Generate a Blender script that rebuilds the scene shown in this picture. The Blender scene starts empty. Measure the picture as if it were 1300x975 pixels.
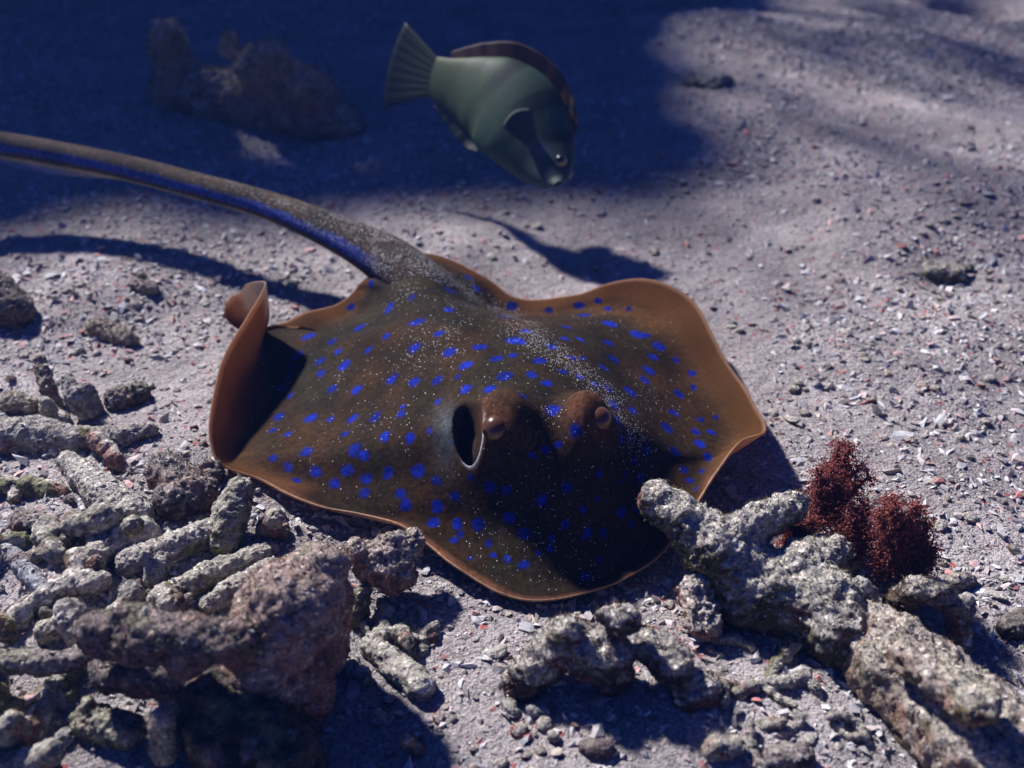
import bpy, bmesh, math, random
import numpy as np
from mathutils import Vector, Matrix
from mathutils.bvhtree import BVHTree

random.seed(7)
RNG = np.random.default_rng(11)
scene = bpy.context.scene
COL = scene.collection

# ------------------------------------------------------------------ camera
IMG_W, IMG_H = 1300.0, 975.0
CAM = np.array([0.0, 0.0, 0.34])
PITCH = math.radians(36.0)
FPX = 1249.0
cam_data = bpy.data.cameras.new('camera')
cam = bpy.data.objects.new('camera', cam_data)
COL.objects.link(cam)
cam.location = CAM.tolist()
cam.rotation_euler = (math.pi / 2 - PITCH, 0, 0)
cam_data.sensor_width = 36.0
cam_data.lens = 36.0 * FPX / IMG_W
cam_data.clip_start = 0.01
cam_data.clip_end = 200.0
cam_data.dof.use_dof = True
cam_data.dof.focus_distance = 0.46
cam_data.dof.aperture_fstop = 7.5
scene.camera = cam

# ------------------------------------------------------------------ world, sun, exposure
SUN_EL = math.radians(39.0)
SHADOW_DIR = np.array([0.64, -0.77])          # the way shadows fall on the sand
world = bpy.data.worlds.new('World')
scene.world = world
world.use_nodes = True
wt = world.node_tree
wt.nodes.clear()
w_out = wt.nodes.new('ShaderNodeOutputWorld')
w_bg = wt.nodes.new('ShaderNodeBackground')
w_sky = wt.nodes.new('ShaderNodeTexSky')
w_sky.sky_type = 'NISHITA'
w_sky.sun_disc = False
w_sky.sun_elevation = SUN_EL
w_sky.sun_rotation = math.atan2(-SHADOW_DIR[0], -SHADOW_DIR[1])
w_mul = wt.nodes.new('ShaderNodeMix')          # daylight filtered by a few metres of sea water
w_mul.data_type = 'RGBA'
w_mul.blend_type = 'MULTIPLY'
w_mul.inputs[0].default_value = 1.0
w_mul.inputs[7].default_value = (0.022, 0.075, 0.52, 1)
wt.links.new(w_sky.outputs[0], w_mul.inputs[6])
wt.links.new(w_mul.outputs[2], w_bg.inputs[0])
w_bg.inputs[1].default_value = 0.05
wt.links.new(w_bg.outputs[0], w_out.inputs[0])

sun_data = bpy.data.lights.new('sun', 'SUN')
sun_data.energy = 5.0
sun_data.angle = math.radians(3.6)
sun_data.color = (0.985, 0.95, 0.975)
sun = bpy.data.objects.new('sun', sun_data)
COL.objects.link(sun)
sdir = Vector((SHADOW_DIR[0] * math.cos(SUN_EL), SHADOW_DIR[1] * math.cos(SUN_EL), -math.sin(SUN_EL))).normalized()
sun.rotation_euler = sdir.to_track_quat('-Z', 'Y').to_euler()
sun.location = (-2, 3, 4)

scene.view_settings.view_transform = 'Standard'
scene.view_settings.look = 'None'
scene.view_settings.exposure = 0.66
scene.view_settings.gamma = 1.0
scene.view_settings.use_curve_mapping = False
scene.render.engine = 'CYCLES'
scene.cycles.use_denoising = True
scene.cycles.max_bounces = 6
scene.cycles.diffuse_bounces = 1
scene.cycles.volume_bounces = 1
scene.cycles.transparent_max_bounces = 8

# ------------------------------------------------------------------ helpers
FWD = np.array([0.0, math.cos(PITCH), -math.sin(PITCH)])
UPV = np.array([0.0, math.sin(PITCH), math.cos(PITCH)])
RGT = np.array([1.0, 0.0, 0.0])


def ray_dir(px, py):
    return RGT * (px - IMG_W / 2) / FPX + UPV * (IMG_H / 2 - py) / FPX + FWD


def at_z(px, py, z):
    d = ray_dir(px, py)
    return CAM + d * ((z - CAM[2]) / d[2])


def depth_of(p):
    return float(np.dot(np.asarray(p) - CAM, FWD))


def vn(P, seed=0):
    """value noise in [-1, 1] at the points P (N, 3)"""
    P = np.asarray(P, dtype=np.float64)
    I = np.floor(P).astype(np.int64)
    f = P - I
    f = f * f * (3 - 2 * f)

    def h(ix, iy, iz):
        n = (ix * 374761393 + iy * 668265263 + iz * 2147483647 + seed * 1274126177) & 0xFFFFFFFF
        n = ((n ^ (n >> 13)) * 1274126177) & 0xFFFFFFFF
        n = ((n ^ (n >> 16)) * 2246822519) & 0xFFFFFFFF
        n = n ^ (n >> 15)
        return (n & 0xFFFFFF) / float(0xFFFFFF) * 2 - 1
    x, y, z = I[:, 0], I[:, 1], I[:, 2]
    fx, fy, fz = f[:, 0], f[:, 1], f[:, 2]
    c00 = h(x, y, z) * (1 - fx) + h(x + 1, y, z) * fx
    c10 = h(x, y + 1, z) * (1 - fx) + h(x + 1, y + 1, z) * fx
    c01 = h(x, y, z + 1) * (1 - fx) + h(x + 1, y, z + 1) * fx
    c11 = h(x, y + 1, z + 1) * (1 - fx) + h(x + 1, y + 1, z + 1) * fx
    return (c00 * (1 - fy) + c10 * fy) * (1 - fz) + (c01 * (1 - fy) + c11 * fy) * fz


def fbm(P, octaves=4, seed=0, gain=0.5):
    P = np.asarray(P, dtype=np.float64)
    out = np.zeros(len(P))
    a, tot = 1.0, 0.0
    for k in range(octaves):
        out += a * vn(P * (2.03 ** k) + 17.3 * k, seed + k)
        tot += a
        a *= gain
    return out / tot


def sstep(a, b, x):
    t = np.clip((x - a) / (b - a), 0, 1)
    return t * t * (3 - 2 * t)


# hummocks (+) and hollows (-) of the sea floor: pixel, height, radius
HUMPS = [(at_z(px, py, 0.0)[:2], a, r) for px, py, a, r in [
    (870, 45, 0.022, 0.10), (838, 2, -0.085, 0.06), (1245, -4, -0.085, 0.045), (960, 150, 0.010, 0.09),
    (900, 112, -0.010, 0.03), (1200, 345, -0.009, 0.03), (1180, 250, 0.010, 0.10), (1010, 330, -0.006, 0.09),
    (1120, 470, 0.006, 0.07), (560, 305, 0.010, 0.06), (745, 330, -0.007, 0.06), (260, 380, -0.004, 0.08),
    (130, 350, 0.010, 0.09), (160, 620, 0.012, 0.10), (60, 800, 0.010, 0.10), (1040, 880, 0.010, 0.06),
    (800, 950, 0.006, 0.06), (1230, 650, 0.008, 0.05), (620, 800, 0.004, 0.04), (300, 255, -0.006, 0.05),
    (1100, 60, 0.012, 0.10), (500, 130, -0.012, 0.15)]]


def ground(x, y):
    x = np.atleast_1d(np.asarray(x, dtype=np.float64))
    y = np.atleast_1d(np.asarray(y, dtype=np.float64))
    P = np.stack([x, y, np.zeros_like(x)], 1)
    near = np.exp(-(((x + 0.02) / 0.24) ** 2 + ((y - 0.40) / 0.17) ** 2) ** 2)
    z = 0.016 * fbm(P * 3.1, 3, 3) * (1 - 0.85 * near)
    z += 0.0045 * fbm(P * 17, 3, 5) * (1 - 0.6 * near)
    far = sstep(1.6, 8.0, np.hypot(x, y))
    z += far * 0.22 * fbm(P * 0.5, 3, 9)
    for c, a, r in HUMPS:
        z += a * np.exp(-((x - c[0]) ** 2 + (y - c[1]) ** 2) / (r * r))
    return z - 0.004 * near


def ground1(x, y):
    return float(ground(x, y)[0])


def at_ground(px, py, h=0.0):
    p = at_z(px, py, h)
    for _ in range(6):
        p = at_z(px, py, ground1(p[0], p[1]) + h)
    return p


def mesh_np(name, V, faces, cols=None, smooth=True, attrs=None):
    """V (N,3); faces: list of (M,k) integer arrays; cols (N,3) linear colour; attrs: name -> (N,) float"""
    me = bpy.data.meshes.new(name)
    V = np.asarray(V, dtype=np.float32)
    faces = [np.asarray(f, dtype=np.int32) for f in faces if len(f)]
    loops = np.concatenate([f.ravel() for f in faces])
    counts = np.concatenate([np.full(len(f), f.shape[1], np.int32) for f in faces])
    starts = np.concatenate([[0], np.cumsum(counts)[:-1]]).astype(np.int32)
    me.vertices.add(len(V))
    me.vertices.foreach_set('co', V.ravel())
    me.loops.add(len(loops))
    me.loops.foreach_set('vertex_index', loops)
    me.polygons.add(len(counts))
    me.polygons.foreach_set('loop_start', starts)
    me.polygons.foreach_set('loop_total', counts)
    me.polygons.foreach_set('use_smooth', np.full(len(counts), smooth, dtype=bool))
    me.update(calc_edges=True)
    me.validate()
    if cols is not None:
        at = me.attributes.new('Col', 'FLOAT_COLOR', 'POINT')
        c = np.ones((len(V), 4), np.float32)
        c[:, :3] = cols
        at.data.foreach_set('color', c.ravel())
    for k, a in (attrs or {}).items():
        at = me.attributes.new(k, 'FLOAT', 'POINT')
        at.data.foreach_set('value', np.asarray(a, np.float32).ravel())
    return me


def obj(name, me, mat=None, parent=None, loc=None):
    o = bpy.data.objects.new(name, me)
    COL.objects.link(o)
    if me is not None and mat is not None and not me.materials:
        me.materials.append(mat)
    if parent is not None:
        o.parent = parent
    if loc is not None:
        o.location = [float(v) for v in loc]
    return o


def tag(o, label=None, cat=None, group=None, kind=None):
    if label:
        o['label'] = label
    if cat:
        o['category'] = cat
    if group:
        o['group'] = group
    if kind:
        o['kind'] = kind
    return o


def normals_np(V, faces):
    N = np.zeros_like(V)
    for f in faces:
        if not len(f):
            continue
        a = V[f[:, 2]] - V[f[:, 0]]
        b = V[f[:, 3]] - V[f[:, 1]] if f.shape[1] == 4 else V[f[:, 1]] - V[f[:, 0]]
        n = np.cross(a, b) if f.shape[1] == 4 else np.cross(b, a)
        for k in range(f.shape[1]):
            np.add.at(N, f[:, k], n)
    return N / np.maximum(np.linalg.norm(N, axis=1, keepdims=True), 1e-12)


def node(nt, kind, **kw):
    n = nt.nodes.new(kind)
    for k, v in kw.items():
        setattr(n, k, v)
    return n


def mat_new(name):
    m = bpy.data.materials.new(name)
    m.use_nodes = True
    nt = m.node_tree
    b = nt.nodes['Principled BSDF']
    return m, nt, b


def mixc(nt, fac, a, b, mode='MIX'):
    n = node(nt, 'ShaderNodeMix', data_type='RGBA', blend_type=mode)
    for s, v in ((0, fac), (6, a), (7, b)):
        if isinstance(v, bpy.types.NodeSocket):
            nt.links.new(v, n.inputs[s])
        elif isinstance(v, (int, float)):
            n.inputs[s].default_value = v
        else:
            n.inputs[s].default_value = (*v, 1)
    return n.outputs[2]


def ramp(nt, src, stops):
    n = node(nt, 'ShaderNodeValToRGB')
    e = n.color_ramp.elements
    while len(e) < len(stops):
        e.new(0.5)
    for el, (p, c) in zip(e, stops):
        el.position = p
        el.color = (*c, 1) if len(c) == 3 else c
    nt.links.new(src, n.inputs[0])
    return n.outputs[0]


def noise_tex(nt, scale, detail=4, rough=0.6, kind='ShaderNodeTexNoise', vec=None, **kw):
    n = node(nt, kind, **kw)
    n.inputs['Scale'].default_value = scale
    if kind == 'ShaderNodeTexNoise':
        n.inputs['Detail'].default_value = detail
        n.inputs['Roughness'].default_value = rough
    if vec is not None:
        nt.links.new(vec, n.inputs['Vector'])
    return n


def bump(nt, h, strength, dist, prev=None):
    n = node(nt, 'ShaderNodeBump')
    n.inputs['Strength'].default_value = strength
    n.inputs['Distance'].default_value = dist
    nt.links.new(h, n.inputs['Height'])
    if prev is not None:
        nt.links.new(prev, n.inputs['Normal'])
    return n.outputs[0]


# ------------------------------------------------------------------ materials
def make_materials():
    M = {}
    # sand
    m, nt, b = mat_new('coral sand')
    tc = node(nt, 'ShaderNodeTexCoord').outputs['Object']
    big = noise_tex(nt, 14, 4, 0.6, vec=tc)
    c = ramp(nt, big.outputs[0], [(0.30, (0.29, 0.265, 0.255)), (0.52, (0.44, 0.40, 0.385)), (0.72, (0.62, 0.565, 0.54))])
    vor = noise_tex(nt, 900, kind='ShaderNodeTexVoronoi', vec=tc)
    g = ramp(nt, vor.outputs['Color'], [(0.0, (0.35, 0.32, 0.33)), (0.45, (0.95, 0.93, 0.93)), (0.8, (1.25, 1.22, 1.2))])
    c = mixc(nt, 0.8, c, g, 'MULTIPLY')
    v2 = noise_tex(nt, 420, kind='ShaderNodeTexVoronoi', vec=tc)
    sp = node(nt, 'ShaderNodeSeparateColor')
    nt.links.new(v2.outputs['Color'], sp.inputs[0])
    red = ramp(nt, sp.outputs[0], [(0.985, (0, 0, 0)), (0.99, (1, 1, 1))])
    c = mixc(nt, red, c, (0.46, 0.13, 0.12))
    nt.links.new(c, b.inputs['Base Color'])
    b.inputs['Roughness'].default_value = 0.9
    b.inputs['Specular IOR Level'].default_value = 0.15
    n1 = noise_tex(nt, 160, 5, 0.7, vec=tc)
    bn = bump(nt, n1.outputs[0], 1.0, 0.006)
    bn = bump(nt, vor.outputs['Distance'], 0.6, 0.0009, bn)
    nt.links.new(bn, b.inputs['Normal'])
    M['sand'] = m
    # loose bits: colour by attribute
    m, nt, b = mat_new('coral bits')
    tc = node(nt, 'ShaderNodeTexCoord').outputs['Object']
    at = node(nt, 'ShaderNodeAttribute', attribute_name='Col').outputs['Color']
    nz = noise_tex(nt, 500, 3, 0.6, vec=tc)
    v = ramp(nt, nz.outputs[0], [(0.3, (0.75, 0.75, 0.75)), (0.7, (1.1, 1.1, 1.1))])
    nt.links.new(mixc(nt, 1.0, at, v, 'MULTIPLY'), b.inputs['Base Color'])
    b.inputs['Roughness'].default_value = 0.75
    b.inputs['Specular IOR Level'].default_value = 0.3
    M['bits'] = m
    # encrusted coral rock
    m, nt, b = mat_new('encrusted coral rock')
    tc = node(nt, 'ShaderNodeTexCoord').outputs['Object']
    at = node(nt, 'ShaderNodeAttribute', attribute_name='Col').outputs['Color']
    n1 = noise_tex(nt, 210, 7, 0.75, vec=tc)
    v = ramp(nt, n1.outputs[0], [(0.34, (0.36, 0.34, 0.34)), (0.47, (1.15, 1.14, 1.12)), (0.63, (1.75, 1.70, 1.62))])
    c = mixc(nt, 1.0, at, v, 'MULTIPLY')
    vo = noise_tex(nt, 650, kind='ShaderNodeTexVoronoi', vec=tc)
    sp = node(nt, 'ShaderNodeSeparateColor')
    nt.links.new(vo.outputs['Color'], sp.inputs[0])
    gr = ramp(nt, sp.outputs[0], [(0.0, (0.6, 0.6, 0.6)), (0.5, (1, 1, 1)), (0.93, (1.0, 1.0, 1.0)), (0.96, (2.0, 2.0, 2.0))])
    c = mixc(nt, 0.8, c, gr, 'MULTIPLY')
    nt.links.new(c, b.inputs['Base Color'])
    b.inputs['Roughness'].default_value = 0.85
    b.inputs['Specular IOR Level'].default_value = 0.25
    bn = bump(nt, n1.outputs[0], 1.0, 0.006)
    bn = bump(nt, vo.outputs['Distance'], 0.8, 0.0012, bn)
    nt.links.new(bn, b.inputs['Normal'])
    M['rock'] = m
    # stingray skin
    m, nt, b = mat_new('stingray skin')
    tc = node(nt, 'ShaderNodeTexCoord').outputs['Object']
    at = node(nt, 'ShaderNodeAttribute', attribute_name='Col').outputs['Color']
    sa = node(nt, 'ShaderNodeAttribute', attribute_name='sand').outputs['Fac']
    ri = node(nt, 'ShaderNodeAttribute', attribute_name='rim').outputs['Fac']
    n1 = noise_tex(nt, 40, 5, 0.6, vec=tc)
    v = ramp(nt, n1.outputs[0], [(0.3, (0.5, 0.55, 0.6)), (0.52, (1.0, 1.0, 1.0)), (0.72, (1.6, 1.45, 1.3))])
    inv = node(nt, 'ShaderNodeMath', operation='MULTIPLY_ADD')
    nt.links.new(ri, inv.inputs[0])
    inv.inputs[1].default_value = -0.8
    inv.inputs[2].default_value = 1.0
    skin = mixc(nt, inv.outputs[0], at, v, 'MULTIPLY')
    n3 = noise_tex(nt, 420, 3, 0.6, vec=tc)
    v3 = ramp(nt, n3.outputs[0], [(0.35, (0.6, 0.6, 0.6)), (0.65, (1.35, 1.35, 1.35))])
    skin = mixc(nt, inv.outputs[0], skin, v3, 'MULTIPLY')
    vo = noise_tex(nt, 1500, kind='ShaderNodeTexVoronoi', vec=tc)
    sp = node(nt, 'ShaderNodeSeparateColor')
    nt.links.new(vo.outputs['Color'], sp.inputs[0])
    clump = noise_tex(nt, 130, 4, 0.7, vec=tc)
    cl = ramp(nt, clump.outputs[0], [(0.36, (0.3, 0.3, 0.3)), (0.58, (1, 1, 1))])
    dens = node(nt, 'ShaderNodeMath', operation='MULTIPLY')
    nt.links.new(sa, dens.inputs[0])
    nt.links.new(cl, dens.inputs[1])
    less = node(nt, 'ShaderNodeMath', operation='LESS_THAN')
    nt.links.new(sp.outputs[1], less.inputs[0])
    nt.links.new(dens.outputs[0], less.inputs[1])
    rad = node(nt, 'ShaderNodeMath', operation='LESS_THAN')
    nt.links.new(vo.outputs['Distance'], rad.inputs[0])
    rr = node(nt, 'ShaderNodeMath', operation='MULTIPLY_ADD')
    nt.links.new(sp.outputs[0], rr.inputs[0])
    rr.inputs[1].default_value = 0.42
    rr.inputs[2].default_value = 0.06
    nt.links.new(rr.outputs[0], rad.inputs[1])
    grain = node(nt, 'ShaderNodeMath', operation='MULTIPLY')
    nt.links.new(less.outputs[0], grain.inputs[0])
    nt.links.new(rad.outputs[0], grain.inputs[1])
    skin = mixc(nt, grain.outputs[0], skin, (0.66, 0.66, 0.66))
    nt.links.new(skin, b.inputs['Base Color'])
    b.inputs['Roughness'].default_value = 0.8
    b.inputs['Specular IOR Level'].default_value = 0.06
    bn = bump(nt, n3.outputs[0], 0.25, 0.001)
    bn = bump(nt, grain.outputs[0], 0.5, 0.0006, bn)
    nt.links.new(bn, b.inputs['Normal'])
    tr = node(nt, 'ShaderNodeBsdfTranslucent')
    nt.links.new(skin, tr.inputs['Color'])
    mx = node(nt, 'ShaderNodeMixShader')
    k = node(nt, 'ShaderNodeMath', operation='MULTIPLY')
    nt.links.new(ri, k.inputs[0])
    k.inputs[1].default_value = 0.65
    nt.links.new(k.outputs[0], mx.inputs[0])
    nt.links.new(b.outputs[0], mx.inputs[1])
    nt.links.new(tr.outputs[0], mx.inputs[2])
    nt.links.new(mx.outputs[0], nt.nodes['Material Output'].inputs[0])
    M['skin'] = m
    # wet smooth (eyes)
    m, nt, b = mat_new('wet eye')
    at = node(nt, 'ShaderNodeAttribute', attribute_name='Col').outputs['Color']
    nt.links.new(at, b.inputs['Base Color'])
    b.inputs['Roughness'].default_value = 0.25
    M['eye'] = m
    # fish
    m, nt, b = mat_new('fish skin')
    tc = node(nt, 'ShaderNodeTexCoord').outputs['Object']
    at = node(nt, 'ShaderNodeAttribute', attribute_name='Col').outputs['Color']
    vo = noise_tex(nt, 280, kind='ShaderNodeTexVoronoi', vec=tc)
    v = ramp(nt, vo.outputs['Distance'], [(0.0, (1.15, 1.15, 1.15)), (0.8, (0.7, 0.7, 0.7))])
    nt.links.new(mixc(nt, 0.6, at, v, 'MULTIPLY'), b.inputs['Base Color'])
    b.inputs['Roughness'].default_value = 0.6
    b.inputs['Specular IOR Level'].default_value = 0.2
    M['fish'] = m
    # thin fins and algae fronds let light through
    for nm, fac in (('fish fin', 0.5), ('algae frond', 0.4)):
        m, nt, b = mat_new(nm)
        at = node(nt, 'ShaderNodeAttribute', attribute_name='Col').outputs['Color']
        nt.links.new(at, b.inputs['Base Color'])
        b.inputs['Roughness'].default_value = 0.6
        tr = node(nt, 'ShaderNodeBsdfTranslucent')
        nt.links.new(at, tr.inputs['Color'])
        mx = node(nt, 'ShaderNodeMixShader')
        mx.inputs[0].default_value = fac
        nt.links.new(b.outputs[0], mx.inputs[1])
        nt.links.new(tr.outputs[0], mx.inputs[2])
        nt.links.new(mx.outputs[0], nt.nodes['Material Output'].inputs[0])
        M[nm] = m
    return M


MAT = make_materials()

# ------------------------------------------------------------------ sea floor
def build_floor():
    def axis(a, b, step, lo, hi):
        inner = np.arange(a, b + step * 0.5, step)
        n = 34
        gl = a - np.cumsum(step * 1.25 ** np.arange(1, n)) if lo < a else np.array([])
        gh = b + np.cumsum(step * 1.25 ** np.arange(1, n))
        gl = gl[gl > lo]
        gh = gh[gh < hi]
        return np.concatenate([[lo], gl[::-1], inner, gh, [hi]])
    xs = axis(-1.0, 1.0, 0.0045, -18, 18)
    ys = axis(0.05, 1.5, 0.0045, -18, 18)
    X, Y = np.meshgrid(xs, ys)
    x, y = X.ravel(), Y.ravel()
    z = ground(x, y)
    P = np.stack([x, y, z], 1)
    z += 0.0012 * fbm(P * 120, 2, 21)
    V = np.stack([x, y, z], 1)
    nx, ny = len(xs), len(ys)
    i = np.arange(nx * ny).reshape(ny, nx)
    F = np.stack([i[:-1, :-1], i[:-1, 1:], i[1:, 1:], i[1:, :-1]], -1).reshape(-1, 4)
    o = obj('sea_floor', mesh_np('sea_floor', V, [F]), MAT['sand'])
    tag(o, 'pale pinkish coral sand of the sea floor', 'sand', kind='structure')


build_floor()

# ------------------------------------------------------------------ rock tool
ICO = {}


def ico(sub):
    if sub not in ICO:
        bm = bmesh.new()
        bmesh.ops.create_icosphere(bm, subdivisions=sub, radius=1.0)
        V = np.array([v.co[:] for v in bm.verts])
        bm.verts.index_update()
        F = np.array([[v.index for v in f.verts] for f in bm.faces])
        bm.free()
        ICO[sub] = (V, F)
    return ICO[sub]


def remeshed(spheres, voxel):
    """the smooth union of spheres [(centre, radius)] as (V, F)"""
    iv, jf = ico(2)
    V = np.concatenate([iv * r + np.asarray(c) for c, r in spheres])
    F = np.concatenate([jf + k * len(iv) for k in range(len(spheres))])
    me = mesh_np('tmp', V, [F])
    o = bpy.data.objects.new('tmp', me)
    COL.objects.link(o)
    md = o.modifiers.new('r', 'REMESH')
    md.mode = 'VOXEL'
    md.voxel_size = voxel
    sm = o.modifiers.new('s', 'SMOOTH')
    sm.iterations = 6
    sm.factor = 0.6
    dg = bpy.context.evaluated_depsgraph_get()
    ev = o.evaluated_get(dg)
    m2 = ev.to_mesh()
    V = np.empty(len(m2.vertices) * 3)
    m2.vertices.foreach_get('co', V)
    V = V.reshape(-1, 3)
    cnt = np.empty(len(m2.polygons), np.int32)
    m2.polygons.foreach_get('loop_total', cnt)
    li = np.empty(len(m2.loops), np.int32)
    m2.loops.foreach_get('vertex_index', li)
    st = np.concatenate([[0], np.cumsum(cnt)[:-1]])
    Fs = []
    for k in (3, 4):
        s = st[cnt == k]
        if len(s):
            Fs.append(li[s[:, None] + np.arange(k)])
    ev.to_mesh_clear()
    bpy.data.objects.remove(o)
    bpy.data.meshes.remove(me)
    return V, Fs


SANDY = np.array([0.70, 0.655, 0.575])
# palettes: base, patch one, patch two
PAL = {
    'pale': [(0.50, 0.47, 0.40), (0.58, 0.54, 0.47), (0.36, 0.34, 0.24)],
    'grey': [(0.38, 0.36, 0.33), (0.50, 0.47, 0.42), (0.25, 0.22, 0.19)],
    'blue': [(0.42, 0.47, 0.55), (0.55, 0.58, 0.64), (0.30, 0.33, 0.38)],
    'tan': [(0.33, 0.26, 0.18), (0.42, 0.35, 0.26), (0.20, 0.15, 0.10)],
    'brown': [(0.11, 0.075, 0.05), (0.19, 0.14, 0.10), (0.06, 0.04, 0.035)],
    'pink': [(0.40, 0.21, 0.17), (0.48, 0.33, 0.28), (0.19, 0.10, 0.08)],
    'purple': [(0.14, 0.08, 0.10), (0.22, 0.15, 0.14), (0.07, 0.045, 0.05)],
    'green': [(0.27, 0.27, 0.14), (0.38, 0.36, 0.24), (0.16, 0.17, 0.08)],
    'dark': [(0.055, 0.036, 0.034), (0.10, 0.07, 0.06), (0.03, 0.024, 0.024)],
    'cream': [(0.50, 0.46, 0.36), (0.56, 0.53, 0.45), (0.36, 0.32, 0.22)],
    'rosy': [(0.30, 0.19, 0.14), (0.44, 0.33, 0.25), (0.20, 0.17, 0.08)],
    'white': [(0.58, 0.57, 0.55), (0.64, 0.63, 0.61), (0.42, 0.42, 0.41)],
    'red': [(0.42, 0.07, 0.07), (0.50, 0.16, 0.14), (0.28, 0.04, 0.05)],
    'olive': [(0.085, 0.075, 0.035), (0.17, 0.145, 0.085), (0.045, 0.045, 0.022)],
}


def shape_rock(spheres, voxel, pal, rough=0.22, dust=0.8, seed=0, pits=0.0012):
    V, Fs = remeshed(spheres, voxel)
    R = float(np.mean([r for _, r in spheres]))
    N = normals_np(V, Fs)
    d = rough * R * fbm(V / (1.1 * R), 3, seed)
    lump = fbm(V / (0.38 * R), 3, seed + 31)
    d += 0.28 * rough * R * (np.abs(lump) * 2 - 0.5)
    d += 0.10 * R * fbm(V / (0.17 * R), 3, seed + 47)
    V = V + N * d[:, None]
    V = V + N * (pits * fbm(V * 330, 3, seed + 7, 0.65))[:, None]
    N = normals_np(V, Fs)
    p = np.array(PAL[pal])
    a = sstep(-0.1, 0.25, fbm(V / (0.5 * R), 4, seed + 3))[:, None]
    b = sstep(0.05, 0.3, fbm(V / (0.45 * R), 4, seed + 13))[:, None]
    C = p[0] * (1 - a) + p[1] * a
    C = C * (1 - b) + p[2] * b
    spk = sstep(0.15, 0.45, fbm(V * 160, 3, seed + 40))[:, None]       # small pale and rusty encrusting flecks
    C = C * (1 - 0.5 * spk) + np.array([0.40, 0.33, 0.30]) * 0.5 * spk
    rst = sstep(0.22, 0.42, fbm(V * 110, 3, seed + 60))[:, None]
    C = C * (1 - 0.75 * rst) + np.array([0.24, 0.085, 0.07]) * 0.75 * rst
    grn = sstep(0.25, 0.45, fbm(V * 60, 3, seed + 70))[:, None]
    C = C * (1 - 0.7 * grn) + np.array([0.22, 0.23, 0.10]) * 0.7 * grn
    s = sstep(0.20, 0.68, N[:, 2] + 0.6 * fbm(V * 90, 3, seed + 23))[:, None] * dust   # settled sand
    C = C * (1 - s) + SANDY * s
    return V, Fs, N, C


def spheres_of(chains, gap=0.45):
    S = []
    for ch in chains:
        pts = []
        for q in ch:
            px, py, rp = q[:3]
            p = at_ground(px, py, 0.0)
            r = rp * depth_of(p) / FPX
            h = q[3] if len(q) > 3 else 0.40 * r
            p = at_ground(px, py, h)
            r = rp * depth_of(p) / FPX
            pts.append((p, r))
        if len(pts) == 1:
            S.append(pts[0])
        for (p, r), (q, t) in zip(pts[:-1], pts[1:]):
            n = max(2, int(np.linalg.norm(q - p) / (gap * min(r, t))) + 1)
            for k in range(n + 1):
                f = k / n
                S.append((p * (1 - f) + q * f, r * (1 - f) + t * f))
    return S


# small angular flakes, used for loose gravel and for grit on rocks
def flake_template(n, seed):
    r = np.random.default_rng(seed)
    a = np.sort(r.uniform(0, 2 * math.pi, n) * 0.35 + np.linspace(0, 2 * math.pi, n, endpoint=False))
    rad = r.uniform(0.65, 1.15, n)
    ring = np.stack([np.cos(a) * rad, np.sin(a) * rad * r.uniform(0.55, 0.95), r.uniform(-0.1, 0.1, n)], 1)
    top = np.array([[r.uniform(-0.3, 0.3), r.uniform(-0.3, 0.3), r.uniform(0.22, 0.42)]])
    bot = np.array([[r.uniform(-0.3, 0.3), r.uniform(-0.3, 0.3), -r.uniform(0.22, 0.42)]])
    V = np.concatenate([ring, top, bot])
    F = []
    for k in range(n):
        F.append((k, (k + 1) % n, n))
        F.append(((k + 1) % n, k, n + 1))
    return V, np.array(F)


FLAKES = [flake_template(5, 100 + k) for k in range(8)]
CHIPS = [flake_template(4, 200 + k) for k in range(6)]


def scatter(templates, pos, size, nrm, tilt, cols, rng):
    """copies of the templates at pos, facing nrm with some tilt, joined into one (V, F, C)"""
    n = len(pos)
    up = nrm + rng.normal(0, tilt, (n, 3))
    up /= np.linalg.norm(up, axis=1, keepdims=True)
    t = rng.normal(0, 1, (n, 3))
    t -= up * np.sum(t * up, 1, keepdims=True)
    t /= np.linalg.norm(t, axis=1, keepdims=True)
    b = np.cross(up, t)
    which = rng.integers(0, len(templates), n)
    Vs, Fs, Cs = [], [], []
    off = 0
    for k, (tv, tf) in enumerate(templates):
        m = which == k
        c = int(m.sum())
        if not c:
            continue
        el = rng.uniform(0.6, 1.5, (c, 1, 1))
        v = (tv[None, :, 0:1] * t[m][:, None, :] * el + tv[None, :, 1:2] * b[m][:, None, :]
             + tv[None, :, 2:3] * up[m][:, None, :] * rng.uniform(0.5, 1.6, (c, 1, 1)))
        v = v * size[m][:, None, None] + pos[m][:, None, :]
        Vs.append(v.reshape(-1, 3))
        Fs.append((tf[None] + (np.arange(c) * len(tv))[:, None, None] + off).reshape(-1, 3))
        Cs.append(np.repeat(cols[m], len(tv), 0))
        off += c * len(tv)
    return np.concatenate(Vs), np.concatenate(Fs), np.concatenate(Cs)


BIT_COLS = np.array([(0.55, 0.54, 0.53), (0.46, 0.43, 0.41), (0.62, 0.61, 0.60), (0.36, 0.34, 0.33), (0.42, 0.36, 0.30),
                     (0.50, 0.41, 0.39), (0.24, 0.22, 0.22), (0.45, 0.19, 0.17), (0.56, 0.35, 0.32), (0.14, 0.12, 0.12)])
BIT_P = np.array([0.22, 0.18, 0.13, 0.12, 0.10, 0.13, 0.05, 0.03, 0.05, 0.015])


def bit_colours(n, rng):
    c = BIT_COLS[rng.choice(len(BIT_COLS), n, p=BIT_P / BIT_P.sum())]
    return np.clip(c * rng.uniform(0.8, 1.35, (n, 1)), 0, 0.85)


OCCUPIED = []       # (x, y, r) of what already stands on the sand
ROCKS = {}


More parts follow.
